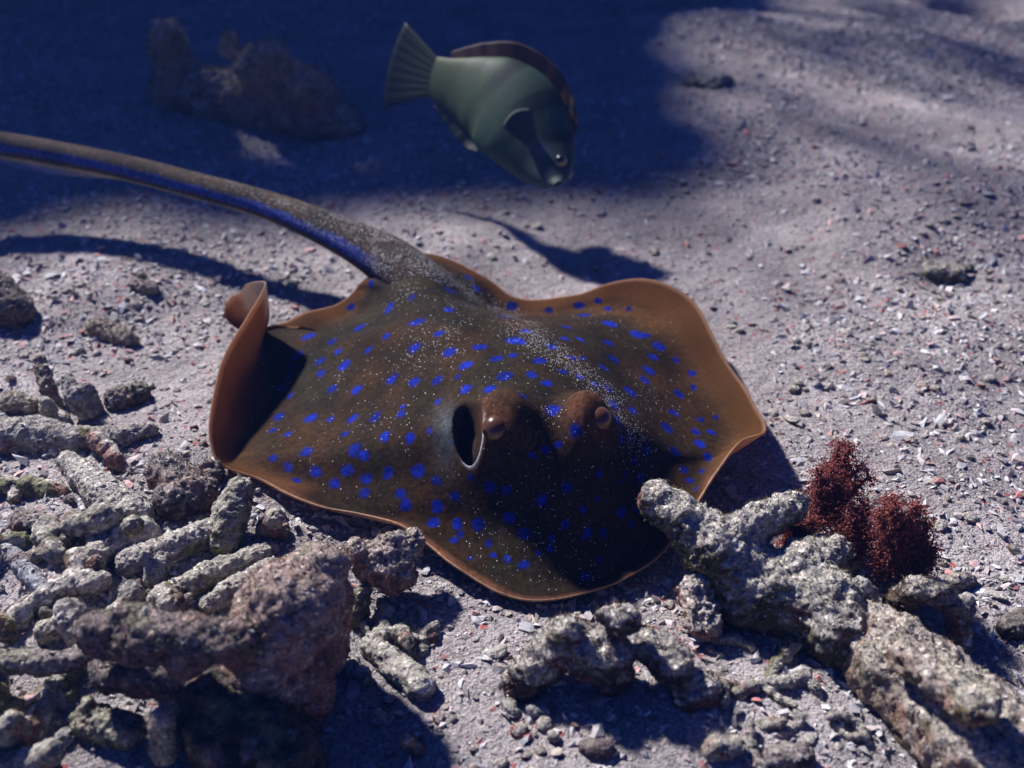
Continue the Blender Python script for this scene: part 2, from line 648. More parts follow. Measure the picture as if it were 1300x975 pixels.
def add_grit(o, base, V, Fs, N, C, density, seed, turf=0, turf_col=(0.20, 0.15, 0.10), turf_len=0.0022):
    """sand grains settled on a rock and short algae turf on it: parts of the rock"""
    rng = np.random.default_rng(seed)
    F = np.concatenate([np.concatenate([f[:, [0, 1, 2]], f[:, [0, 2, 3]]]) if f.shape[1] == 4 else f for f in Fs])
    a, b, c = V[F[:, 0]], V[F[:, 1]], V[F[:, 2]]
    area = np.linalg.norm(np.cross(b - a, c - a), axis=1) / 2
    nz = np.mean(N[F, 2], axis=1)

    def pick(n, w):
        k = rng.choice(len(F), n, p=w / w.sum())
        u, v = rng.random(n), rng.random(n)
        s = u + v > 1
        u[s], v[s] = 1 - u[s], 1 - v[s]
        return a[k] + (b - a)[k] * u[:, None] + (c - a)[k] * v[:, None], N[F[k, 0]], k
    w = area * (0.08 + np.clip(nz, 0, 1) ** 1.5)
    n = int(min(9000, 1.6 * density * w.sum()))
    if n > 20:
        p, nn, k = pick(n, w)
        sz = np.minimum(rng.lognormal(-7.35, 0.5, n), 0.0022)
        Vg, Fg, Cg = scatter(CHIPS, p - base, sz, nn, 0.5, np.clip(bit_colours(n, rng) * 0.55 + C[F[k, 0]] * 0.45, 0, 1), rng)
        tag(obj('sand_grains', mesh_np('sand_grains', Vg, [Fg], Cg, smooth=False), MAT['bits'], o), kind='stuff')
    turf = turf // 2
    if turf:
        p, nn, k = pick(turf, area * (0.35 + np.clip(nz + 0.4, 0, 1)))
        L = turf_len * rng.uniform(0.5, 1.5, (turf, 1))
        d = nn + rng.normal(0, 0.45, (turf, 3))
        d /= np.linalg.norm(d, axis=1, keepdims=True)
        s = np.cross(d, rng.normal(0, 1, (turf, 3)))
        s /= np.linalg.norm(s, axis=1, keepdims=True)
        wd = L * 0.16
        q = p - base
        bend = rng.normal(0, 0.35, (turf, 3)) * L
        quad = np.stack([q - s * wd, q + s * wd, q + d * L * 0.6 + s * wd * 0.7 + bend * 0.4, q + d * L * 0.6 - s * wd * 0.7 + bend * 0.4, q + d * L + bend], 1)
        i = np.arange(turf)[:, None] * 5
        Ct = np.clip(np.array(turf_col) * rng.uniform(0.5, 1.5, (turf, 1)), 0, 1)
        tag(obj('algae_turf', mesh_np('algae_turf', quad.reshape(-1, 3), [i + np.array([0, 1, 2, 3]), i + np.array([3, 2, 4])],
                                      np.repeat(Ct, 5, 0)), MAT['algae frond'], o), kind='stuff')


def rock(name, label, cat, chains, pal, voxel=None, rough=0.22, dust=0.8, seed=None, grit=120000, turf=0, turf_col=(0.20, 0.15, 0.10),
         turf_len=0.0013, group=None, pits=0.0012):
    S = spheres_of(chains)
    seed = seed if seed is not None else (abs(hash(label)) % 1000 if False else sum(map(ord, label)) % 997)
    R = float(np.mean([r for _, r in S]))
    voxel = voxel or float(np.clip(R / 11, 0.0009, 0.0024))
    V, Fs, N, C = shape_rock(S, voxel, pal, rough, dust, seed, pits)
    c = V.mean(0)
    base = np.array([c[0], c[1], V[:, 2].min()])
    o = obj(name, mesh_np(name, V - base, Fs, C), MAT['rock'], loc=base)
    tag(o, label, cat, group)
    for q, r in S:
        OCCUPIED.append((q[0], q[1], r))
    if grit:
        add_grit(o, base, V, Fs, N, C, grit, seed + 5, turf, turf_col, turf_len)
    return o

# ------------------------------------------------------------------ stingray
SPINE = [(525, 362, 0.043), (600, 425, 0.053), (685, 500, 0.062), (708, 590, 0.046), (708, 670, 0.022)]
CURL = (339, 420, 0.009)
RIM = [  # pixel, height, place along the spine, wing root (pixel, height) where the margin folds up
    (468, 350, .028, 0, None), (447, 371, .017, .03, None), (425, 386, .012, .08, None), (390, 396, .011, .15, None),
    (362, 409, .011, .20, None), (344, 412, .012, .22, (362, 416, .010)), (312, 420, .013, .23, (354, 416, .009)), (285, 400, .023, .24, (349, 417, .009)),
    (291, 378, .031, .25, (347, 418, .009)), (304, 371, .035, .26, (345, 419, .009)), (312, 360, .041, .27, (343, 420, .009)), (328, 356, .045, .28, (341, 421, .009)),
    (338, 361, .047, .29, (339, 424, .009)), (318, 395, .044, .32, (343, 435, .009)), (297, 430, .040, .36, (347, 455, .009)),
    (281, 468, .035, .41, (350, 480, .009)), (271, 510, .030, .47, (346, 515, .009)), (267, 550, .024, .52, (332, 545, .010)),
    (274, 580, .019, .58, (318, 570, .011)), (290, 591, .016, .62, (320, 583, .012)), (325, 603, .015, .66, None),
    (360, 625, .014, .70, None), (400, 640, .015, .74, None), (450, 648, .017, .78, None), (500, 660, .018, .82, None),
    (540, 688, .014, .86, None), (580, 722, .011, .90, None), (635, 752, .009, .95, None), (690, 763, .008, 1, None),
    (760, 750, .008, 1, None), (820, 718, .010, .97, None), (855, 685, .013, .92, None), (885, 640, .022, .85, None),
    (910, 598, .027, .78, None), (940, 560, .027, .70, None), (972, 545, .024, .60, None), (957, 512, .020, .55, None),
    (930, 468, .019, .48, None), (905, 425, .022, .42, None), (880, 383, .026, .37, None), (850, 362, .029, .33, None),
    (815, 352, .030, .29, None), (775, 357, .027, .25, None), (735, 373, .020, .20, None), (695, 380, .015, .15, None),
    (650, 374, .015, .10, None), (612, 348, .018, .04, None), (540, 322, .028, 0, None)]

SPOTS = [(392,427,8),(422,433,7),(429,446,5),(378,451,8),(372,464,5),(406,459,6),(438,463,8),(407,474,6),(366,477,6),(468,444,6),
 (490,427,6),(526,441,8),(558,423,7),(571,447,9),(592,463,8),(498,480,8),(526,485,7),(554,483,7),(579,479,4),(591,494,8),(422,494,7),
 (453,495,7.5),(357,493,6),(367,502,5),(555,509,5),(512,515,4),(509,525,7),(354,529,7),(396,530,9),(420,532,5),(447,532,8),(476,530,8),
 (346,546,5),(365,552,5),(437,551,5.5),(489,553,7.5),(520,556,7.5),(545,546,5),(574,560,4),(389,573,8.5),(450,572,9),(462,578,7),
 (347,582,6),(366,593,6.5),(401,600,7.5),(441,598,7),(464,609,7),(492,601,7.5),(530,599,9.5),(553,610,7),(426,614,7),(377,610,5),
 (509,627,7),(514,641,8),(463,627,6),(555,645,7),(578,630,7),(597,607,5),(604,580,5),(623,619,8),(642,622,6),(549,664,7),(581,665,6),
 (584,678,5),(576,687,5),(606,665,8),(647,656,7),(620,690,5),(626,705,4),(597,708,3.5),(645,709,5.5),(664,717,6),(666,679,7),(683,701,5),
 (694,571,6),(709,565,5),(677,579,5),(719,618,8),(762,602,5),(795,600,5),(805,586,6),(821,570,8),(857,574,7),(868,596,6),(876,610,5),
 (814,607,5),(888,563,8),(898,580,6),(891,598,4),(884,621,4),(689,636,7),(718,665,6),(745,678,7),(767,678,5),(699,684,5),(698,696,5),
 (760,634,4),(741,648,5),(789,650,6),(802,666,6),(761,711,4),(744,731,7),(808,648,4),(788,610,4),(696,394,6),(735,387,6),(759,382,5),
 (772,392,5),(798,392,4),(742,400,7),(718,415,8),(774,411,9),(718,430,7),(737,431,6),(772,435,8),(809,425,9),(821,426,6),(837,440,9),
 (778,455,8),(828,453,7),(857,457,5),(767,467,7),(824,471,9),(819,483,8),(878,474,6),(880,492,6),(862,501,8),(684,458,9),(675,475,7),
 (695,486,7),(714,471,6),(665,503,6),(727,454,6),(740,454,5),(701,440,8),(668,420,7),(662,435,7),(736,478,6),(755,488,6),(773,494,7),
 (801,498,10),(804,522,8),(780,514,9),(784,535,8),(790,557,7),(701,521,9),(729,547,9),(855,524,7),(846,543,9),(889,532,5.5),(908,530,5),
 (883,548,6),(903,549,6),(460,349,5),(471,359,6),(446,390,6),(494,391,9),(523,378,6),(529,409,11),(570,393,7),(456,416,8),(609,440,9),
 (630,455,8),(651,451,6),(640,402,8),(654,432,11),(605,367,7),(572,369,7),(650,388,8),(641,477,10),(621,494,9),(663,502,7),(594,352,5),(580,478,4)]


def catmull(P, t):
    """Catmull-Rom through P (n, k, 3) along axis 0, open, at parameters t in 0..n-1"""
    n = len(P)
    i = np.clip(np.floor(t).astype(int), 0, n - 2)
    f = (t - i)[:, None, None] if P.ndim == 3 else (t - i)[:, None]
    p1, p2 = P[i], P[i + 1]
    p0 = np.where((i > 0).reshape(-1, *[1] * (P.ndim - 1)), P[np.maximum(i - 1, 0)], 2 * p1 - p2)
    p3 = np.where((i + 2 < n).reshape(-1, *[1] * (P.ndim - 1)), P[np.minimum(i + 2, n - 1)], 2 * p2 - p1)
    return 0.5 * (2 * p1 + (p2 - p0) * f + (2 * p0 - 5 * p1 + 4 * p2 - p3) * f ** 2 + (3 * p1 - p0 - 3 * p2 + p3) * f ** 3)


def build_ray():
    sp = np.array([at_z(*q) for q in SPINE])
    cols = []
    for px, py, z, t, root in RIM:
        s = catmull(sp, np.array([t * (len(sp) - 1)]))[0]
        r = at_z(px, py, z)
        if root is None:
            w = s + (r - s) * 0.80
            w[2] = 0.010 + 0.42 * (z - 0.010)
            if t < 0.06:                          # beside the tail the back runs straight down into the margin
                w[2] = s[2] + (z - s[2]) * 0.80
        else:
            w = at_z(*root)
        a = s + (w - s) * 0.34
        b = s + (w - s) * 0.68
        a[2] = w[2] + (s[2] - w[2]) * 0.76
        b[2] = w[2] + (s[2] - w[2]) * 0.26
        m = w + (r - w) * 0.5
        if root is not None:                      # the fold: up along a rounded bend, not a straight ramp
            m = w + (r - w) * np.array([0.70, 0.70, 0.34])
        else:
            m[2] = w[2] + (r[2] - w[2]) * 0.42
        cols.append([s, a, b, w, m, r])
    G = np.array(cols)                            # columns, stations, 3
    nc = len(G)
    SUB, NR = 14, 150
    # around: periodic
    ext = np.concatenate([G[-2:], G, G[:3]])
    t = np.arange(nc * SUB) / SUB + 2
    H = catmull(ext, t)                           # (nC, 6, 3)
    nC = len(H)
    # outward
    st = np.array([0, .30, .58, .80, .91, 1.0])
    s = np.linspace(0, 1, NR) ** 0.92
    par = np.interp(s, st, np.arange(6)) + 1
    Q = np.swapaxes(H, 0, 1)
    ghost = 2 * Q[0] - Q[1]
    ghost[:, 2] = Q[1][:, 2]                      # level across the spine: no crease along the back
    T = catmull(np.concatenate([ghost[None], Q]), par)        # (NR, nC, 3)
    # smooth along the ring and outward
    for k in range(10):
        T[1:-1] = 0.5 * T[1:-1] + 0.25 * (T[:-2] + T[2:])
    for k in range(260):
        z = 0.5 * T[:, :, 2] + 0.25 * (np.roll(T[:, :, 2], 1, 1) + np.roll(T[:, :, 2], -1, 1))
        lim = 0.74 if k > 14 else 1.0
        wgt = (1 - sstep(lim - 0.18, lim, s))[:, None] if k > 14 else 1.0
        T[:, :, 2] = T[:, :, 2] * (1 - wgt) + z * wgt
    for k in range(40):
        T[2:-1, :, 2] = 0.5 * T[2:-1, :, 2] + 0.25 * (T[1:-2, :, 2] + T[3:, :, 2])
    # one height for both sides of the spine: read the back through a blurred height map
    cell = 0.0016
    lo = T[:, :, :2].reshape(-1, 2).min(0) - 0.02
    sh = np.ceil((T[:, :, :2].reshape(-1, 2).max(0) + 0.02 - lo) / cell).astype(int)
    sel = s < 0.80
    q = T[sel].reshape(-1, 3)
    ij = ((q[:, :2] - lo) / cell).astype(int)
    num, den = np.zeros(sh), np.zeros(sh)
    np.add.at(num, (ij[:, 0], ij[:, 1]), q[:, 2])
    np.add.at(den, (ij[:, 0], ij[:, 1]), 1.0)
    occ = den > 0
    num[occ] /= den[occ]
    den = occ.astype(float)
    for k in range(14):
        for ax in (0, 1):
            num = 0.5 * num + 0.25 * (np.roll(num, 1, ax) + np.roll(num, -1, ax))
            den = 0.5 * den + 0.25 * (np.roll(den, 1, ax) + np.roll(den, -1, ax))
    hm = num / np.maximum(den, 1e-6)
    fxy = (T[:, :, :2] - lo) / cell - 0.5
    i0 = np.clip(np.floor(fxy).astype(int), 0, sh - 2)
    fr = fxy - i0
    a0, b0 = i0[..., 0], i0[..., 1]
    zz = ((hm[a0, b0] * (1 - fr[..., 0]) + hm[a0 + 1, b0] * fr[..., 0]) * (1 - fr[..., 1])
          + (hm[a0, b0 + 1] * (1 - fr[..., 0]) + hm[a0 + 1, b0 + 1] * fr[..., 0]) * fr[..., 1])
    wz = (1 - sstep(0.50, 0.70, s))[:, None]
    T[:, :, 2] = T[:, :, 2] * (1 - wz) + zz * wz
    idx = np.arange(NR * nC).reshape(NR, nC)
    nx = np.roll(idx, -1, 1)
    F = np.stack([idx[:-1], idx[1:], nx[1:], nx[:-1]], -1).reshape(-1, 4)
    V = T.reshape(-1, 3).copy()
    S = np.repeat(s, nC)
    # margin ripples
    rip = fbm(np.stack([V[:, 0] * 30, V[:, 1] * 30, V[:, 2] * 0], 1), 2, 77)
    V[:, 2] += 0.0022 * rip * sstep(0.6, 1.0, S)

    # eyes on raised knobs, spiracle beside the eye
    def hit(px, py, bvh):
        d = Vector(ray_dir(px, py)).normalized()
        loc, nrm, _, _ = bvh.ray_cast(Vector(CAM), d)
        return None if loc is None else (np.array(loc), np.array(nrm))

    def tree():
        return BVHTree.FromPolygons([tuple(v) for v in V], [tuple(int(k) for k in f) for f in F])

    bvh = tree()
    eyeL = hit(637, 562, bvh)[0]
    eyeR = hit(752, 552, bvh)[0]
    axis = (eyeR - eyeL)
    axis[2] = 0
    axis /= np.linalg.norm(axis)
    fwd = np.array([axis[1], -axis[0], 0.0])
    for c, R, h in ((eyeL, 0.0155, 0.0175), (eyeR, 0.0125, 0.0175)):
        q = V - c
        u, v = q @ axis, q @ fwd
        d = np.sqrt((u / R) ** 2 + (v / (R * 1.35)) ** 2)
        V[:, 2] += h * np.exp(-np.clip(d, 0, 9) ** 3.0)
    N = normals_np(V, [F])
    if N[idx[NR // 2, 0]][2] < 0:
        F = F[:, ::-1]
        N = -N
    bvh = tree()
    hole = hit(595, 541, bvh)[0]
    q = V - hole
    u = q @ axis
    v = q @ fwd
    dpit = np.sqrt(((u - 0.10 * v) / 0.0066) ** 2 + (v / 0.0160) ** 2)
    pit = 1 - sstep(0.72, 1.0, dpit)
    lip = np.exp(-((dpit - 1.15) / 0.17) ** 2)
    V[:, 2] -= 0.016 * pit
    V[:, 2] += 0.0016 * lip
    N = normals_np(V, [F])
    bvh = tree()

    # colour
    n1 = fbm(V * 28, 4, 3)
    body = np.array([0.036, 0.019, 0.0075])
    olive = np.array([0.025, 0.019, 0.010])
    C = body + (olive - body) * sstep(-0.25, 0.35, n1)[:, None]
    colid = np.tile(np.arange(nC), NR) / SUB
    front = sstep(19.0, 22.0, colid) * (1 - sstep(32.0, 35.0, colid))       # the snout's margin is only thinly edged
    cn = fbm(np.stack([colid * 0.55, 0 * colid, 0 * colid], 1), 3, 15) * 0.09
    rim = sstep(0.74 + 0.17 * front, 1.0, S + 0.05 * n1 + cn)
    C = C * (1 - rim[:, None]) + (np.array([[0.21, 0.098, 0.034]]) * (1 - front[:, None]) + np.array([[0.20, 0.085, 0.045]]) * front[:, None]) * rim[:, None]
    edge = sstep(0.982, 0.995, S)[:, None]
    C = C * (1 - edge) + np.array([0.50, 0.30, 0.18]) * edge
    rusty = np.exp(-(np.minimum(np.linalg.norm(V - eyeL - [0, 0, .012], axis=1), np.linalg.norm(V - eyeR - [0, 0, .012], axis=1)) / 0.014) ** 2)[:, None]
    C = C * (1 - 0.8 * rusty) + np.array([0.16, 0.065, 0.03]) * 0.8 * rusty
    # folded hind lobe: light through its thin skin painted in as pale colour
    colid = np.tile(np.arange(nC), NR) / SUB
    lobe = sstep(8.6, 9.6, colid) * (1 - sstep(12.0, 12.6, colid)) * sstep(0.90, 0.94, S)
    C = C * (1 - 0.75 * lobe[:, None]) + np.array([0.55, 0.45, 0.36]) * 0.75 * lobe[:, None]
    # blue spots, each an irregular little patch
    sn = np.stack([fbm(V * 190, 3, 51), fbm(V * 190, 3, 61), fbm(V * 190, 3, 71)], 1)
    Vw = V + 0.0017 * sn
    spot = np.zeros(len(V))
    tone = np.ones(len(V))
    rng = np.random.default_rng(5)
    pts = []
    for px, py, r in SPOTS:
        hh = hit(px, py, bvh)
        if hh is not None:
            pts.append((hh[0], r * depth_of(hh[0]) / FPX * 1.12))
    for k in rng.choice(np.where((S > 0.3) & (S < 0.85))[0], 60):      # and some on flanks that face away
        if np.dot(N[k], CAM - V[k]) < 0:
            pts.append((V[k], 0.003))
    for p, r in pts:
        d = np.linalg.norm(Vw - p, axis=1)
        m = 1 - sstep(r * 0.72, r * 1.14, d)
        tone = np.where(m > spot, rng.uniform(0.6, 1.25) * (1.15 - 0.3 * np.clip(d / r, 0, 1)), tone)
        spot = np.maximum(spot, m)
    C = C * (1 - spot[:, None]) + np.array([[0.006, 0.018, 0.26]]) * tone[:, None] * spot[:, None]
    # the grey skin in front of the spiracle lip, white lower lip, throat coloured dark as the hole's shade
    grey = hit(566, 545, bvh)
    if grey is not None:
        g = np.exp(-(((V - grey[0]) @ axis / 0.006) ** 2 + ((V - grey[0]) @ fwd / 0.013) ** 2))[:, None]
        C = C * (1 - 0.6 * g) + np.array([0.12, 0.14, 0.15]) * 0.6 * g
    C = C * (1 - pit[:, None]) + np.array([0.03, 0.018, 0.012]) * pit[:, None]
    ringm = 0.7 * np.exp(-((dpit - 0.97) / 0.07) ** 2) * sstep(0.2, 0.9, v / 0.0150 + 0.25 * u / 0.0082)
    C = C * (1 - ringm[:, None]) + np.array([0.60, 0.60, 0.66]) * ringm[:, None]
    # sand lying on the back
    sand = 0.008 + 0.05 * sstep(0.0, 0.5, fbm(V * 22, 3, 91)) * (1 - sstep(0.6, 0.85, S))
    ridge = [(455, 312), (500, 330), (560, 352), (600, 375), (640, 397), (668, 420), (700, 445), (730, 468), (765, 492), (785, 525), (800, 555)]
    rp = [hit(a, b, bvh) for a, b in ridge]
    rp = [h[0] for h in rp if h is not None]
    for a, b in zip(rp[:-1], rp[1:]):
        for f in np.linspace(0, 1, 5):
            d = np.linalg.norm(V - (a * (1 - f) + b * f), axis=1)
            sand = np.maximum(sand, 1.0 * np.exp(-(d / 0.012) ** 2))
    for px, py, r, a in [(550, 430, .022, .5), (700, 525, .007, .6), (530, 455, .015, .4), (430, 477, .006, .4), (510, 375, .012, .6), (470, 330, .02, .8),
                         (730, 735, .014, .35), (600, 390, .02, .45), (500, 520, .02, .2), (820, 500, .02, .25), (690, 640, .03, .16), (640, 700, .03, .18)]:
        h = hit(px, py, bvh)
        if h is not None:
            sand = np.maximum(sand, 0.55 * a * np.exp(-(np.linalg.norm(V - h[0], axis=1) / r) ** 2))
    sand *= (1 - pit) * (1 - sstep(0.8, 0.95, S)) * np.clip(N[:, 2] * 1.6, 0, 1)

    # underside: the same sheet set in along the normal, pale
    th = 0.0011 + 0.0009 * (1 - sstep(0.9, 1.0, S)) + 0.004 * (1 - sstep(0.45, 0.8, S)) + 0.022 * (1 - sstep(0.0, 0.5, S))
    hind = sstep(3.5, 4.5, colid) * (1 - sstep(7.0, 8.0, colid))
    th = th * (1 - hind * sstep(0.6, 0.8, S)) + 0.0006 * hind * sstep(0.6, 0.8, S)
    Vb = V - N * th[:, None]
    flat = 1 - sstep(0.35, 0.72, S)
    Vb[:, 2] = np.where(S < 0.72, np.minimum(Vb[:, 2], Vb[:, 2] * (1 - flat) + 0.004 * flat), Vb[:, 2])
    Cb = np.full_like(C, 0.0) + np.array([0.42, 0.36, 0.32])
    rb = sstep(0.80, 0.93, S)[:, None]
    Cb = Cb * (1 - rb) + np.array([0.52, 0.33, 0.20]) * rb
    Cb = Cb * (1 - hind[:, None]) + np.array([0.20, 0.09, 0.04]) * hind[:, None]
    Cb = Cb * (1 - lobe[:, None]) + np.array([0.45, 0.38, 0.32]) * lobe[:, None]
    nV = len(V)
    Fb = F[:, ::-1] + nV
    top_r, bot_r = idx[-1], idx[-1] + nV
    join = np.stack([top_r, bot_r, np.roll(bot_r, -1), np.roll(top_r, -1)], -1)

    # tail: a tapering whip, blue band along each side, pale belly line, fin fold below it towards the tip
    TL = [(600, 412, .012, 20), (548, 373, .026, 36), (498, 334, .032, 36), (455, 309, .036, 30), (400, 284, .039, 24.5), (338, 260, .041, 21),
          (250, 236, .045, 19.5), (160, 213, .050, 19), (80, 197, .054, 19), (0, 183, .058, 19), (-80, 171, .062, 17), (-200, 180, .062, 12), (-340, 195, .055, 6), (-480, 220, .045, 2)]
    cp = np.array([at_z(a, b, z) for a, b, z, r in TL])
    cr = np.array([r * depth_of(p) / FPX for (a, b, z, r), p in zip(TL, cp)])
    tt = np.linspace(0, len(TL) - 1, 420)
    P = catmull(cp, tt)
    Rr = catmull(np.stack([cr, cr], 1), tt)[:, 0]
    tan = np.gradient(P, axis=0)
    tan /= np.linalg.norm(tan, axis=1, keepdims=True)
    side = np.cross(tan, [0, 0, 1.0])
    side /= np.linalg.norm(side, axis=1, keepdims=True)      # for a tail that runs left this points away from the camera
    upv = np.cross(side, tan)
    NS = 56
    ang = np.linspace(0, 2 * math.pi, NS, endpoint=False)
    ca, sa_ = np.cos(ang), np.sin(ang)
    flatv = 0.80
    frac = np.linspace(0, 1, 420)
    fold = sstep(0.50, 0.66, frac) * (1 - sstep(0.92, 1.0, frac))
    low = np.exp(-((np.abs(((ang - 1.5 * math.pi) + math.pi) % (2 * math.pi) - math.pi)) / 0.30) ** 2)
    Vt = (P[:, None] + side[:, None] * (ca[None, :, None] * Rr[:, None, None])
          + upv[:, None] * (flatv * sa_[None, :, None] * (1 + fold[:, None] * low[None] * 1.1)[:, :, None] * Rr[:, None, None]))
    # near-camera flank is at side = -1
    A = np.broadcast_to(ang, (420, NS))
    flank = np.abs(np.cos(A))
    hgt = np.sin(A)
    wob = fbm(np.stack([frac[:, None] * 60 + 0 * A, A * 2, 0 * A], -1).reshape(-1, 3), 3, 8).reshape(420, NS) * 0.16
    Ct = np.zeros((420, NS, 3)) + np.array([0.050, 0.036, 0.023])
    band = sstep(-0.05, 0.10, hgt + wob) * (1 - sstep(0.50, 0.66, hgt + wob)) * sstep(0.12, 0.22, frac)[:, None]
    Ct = Ct * (1 - band[..., None]) + np.array([0.028, 0.05, 0.26]) * band[..., None]
    under = 1 - sstep(-0.55, -0.40, hgt)
    Ct = Ct * (1 - under[..., None]) + np.array([0.34, 0.30, 0.17]) * under[..., None]
    deep = (1 - sstep(-1.0, -0.82, hgt)) * fold[:, None]
    Ct = Ct * (1 - deep[..., None]) + np.array([0.05, 0.09, 0.32]) * deep[..., None]
    sandt = 0.95 * sstep(-0.05, 0.6, hgt + wob) * (1 - sstep(0.25, 0.62, frac))[:, None] + 0.22 * sstep(-0.2, 0.4, hgt) * (1 - frac[:, None])
    clot = fbm(np.stack([frac[:, None] * 26 + 0 * A, A * 2.2, 0 * A], -1).reshape(-1, 3), 4, 19).reshape(420, NS)
    sandt = sandt * (0.35 + 1.3 * sstep(-0.25, 0.35, clot))
    ti = np.arange(420 * NS).reshape(420, NS) + 2 * nV
    tn = np.roll(ti, -1, 1)
    Ft = np.stack([ti[:-1], tn[:-1], tn[1:], ti[1:]], -1).reshape(-1, 4)
    Vall = np.concatenate([V, Vb, Vt.reshape(-1, 3)])
    Call = np.concatenate([C, Cb, Ct.reshape(-1, 3)])
    Sall = np.concatenate([sand, 0 * sand, sandt.ravel()])
    rimt = sstep(0.70, 0.95, S) * (1 - 0.6 * front)
    Rall = np.concatenate([rimt, rimt, 0 * sandt.ravel()])
    base = np.array([eyeL[0] * 0.5 + eyeR[0] * 0.5, V[:, 1].mean(), 0.0])
    root = obj('stingray', None, loc=base)
    tag(root, 'brown stingray with bright blue spots and a raised tail resting on the sand', 'stingray')
    me = mesh_np('body', Vall - base, [F, Fb, join, Ft], Call, attrs={'sand': Sall, 'rim': Rall})
    obj('body', me, MAT['skin'], root)

    # eyeballs, set into the outer front of each knob
    iv, jf = ico(4)
    for c, sgn, R in ((eyeL, -1, 0.0155), (eyeR, 1, 0.0125)):
        look = axis * sgn * 0.86 + fwd * 0.50 + np.array([0, 0, 0.16])
        look /= np.linalg.norm(look)
        o0, n0, _, _ = bvh.ray_cast(Vector(c + look * 0.05 + np.array([0, 0, 0.0095])), Vector(-look))
        pos = np.array(o0) - look * 0.0042
        w = iv * 0.0064 + pos
        d = iv @ look
        e2 = np.cross(look, [0, 0, 1.0])
        e2 /= np.linalg.norm(e2)
        lat = np.abs(iv @ e2)
        Ce = np.zeros((len(iv), 3)) + np.array([0.26, 0.13, 0.03])
        Ce *= (0.75 + 0.5 * fbm(iv * 6, 3, 4))[:, None]
        pup = (1 - sstep(0.20, 0.30, lat)) * sstep(0.62, 0.72, d)
        Ce = Ce * (1 - pup[:, None]) + np.array([0.006, 0.005, 0.006]) * pup[:, None]
        lid = sstep(0.30, 0.36, iv[:, 2] - 0.25 * (iv @ look) + 0.25)[:, None]
        Ce = Ce * (1 - lid) + np.array([0.10, 0.042, 0.02]) * lid
        obj('eye', mesh_np('eye', w - base, [jf], Ce), MAT['eye'], root)
    return tree()


RAY_TREE = build_ray()

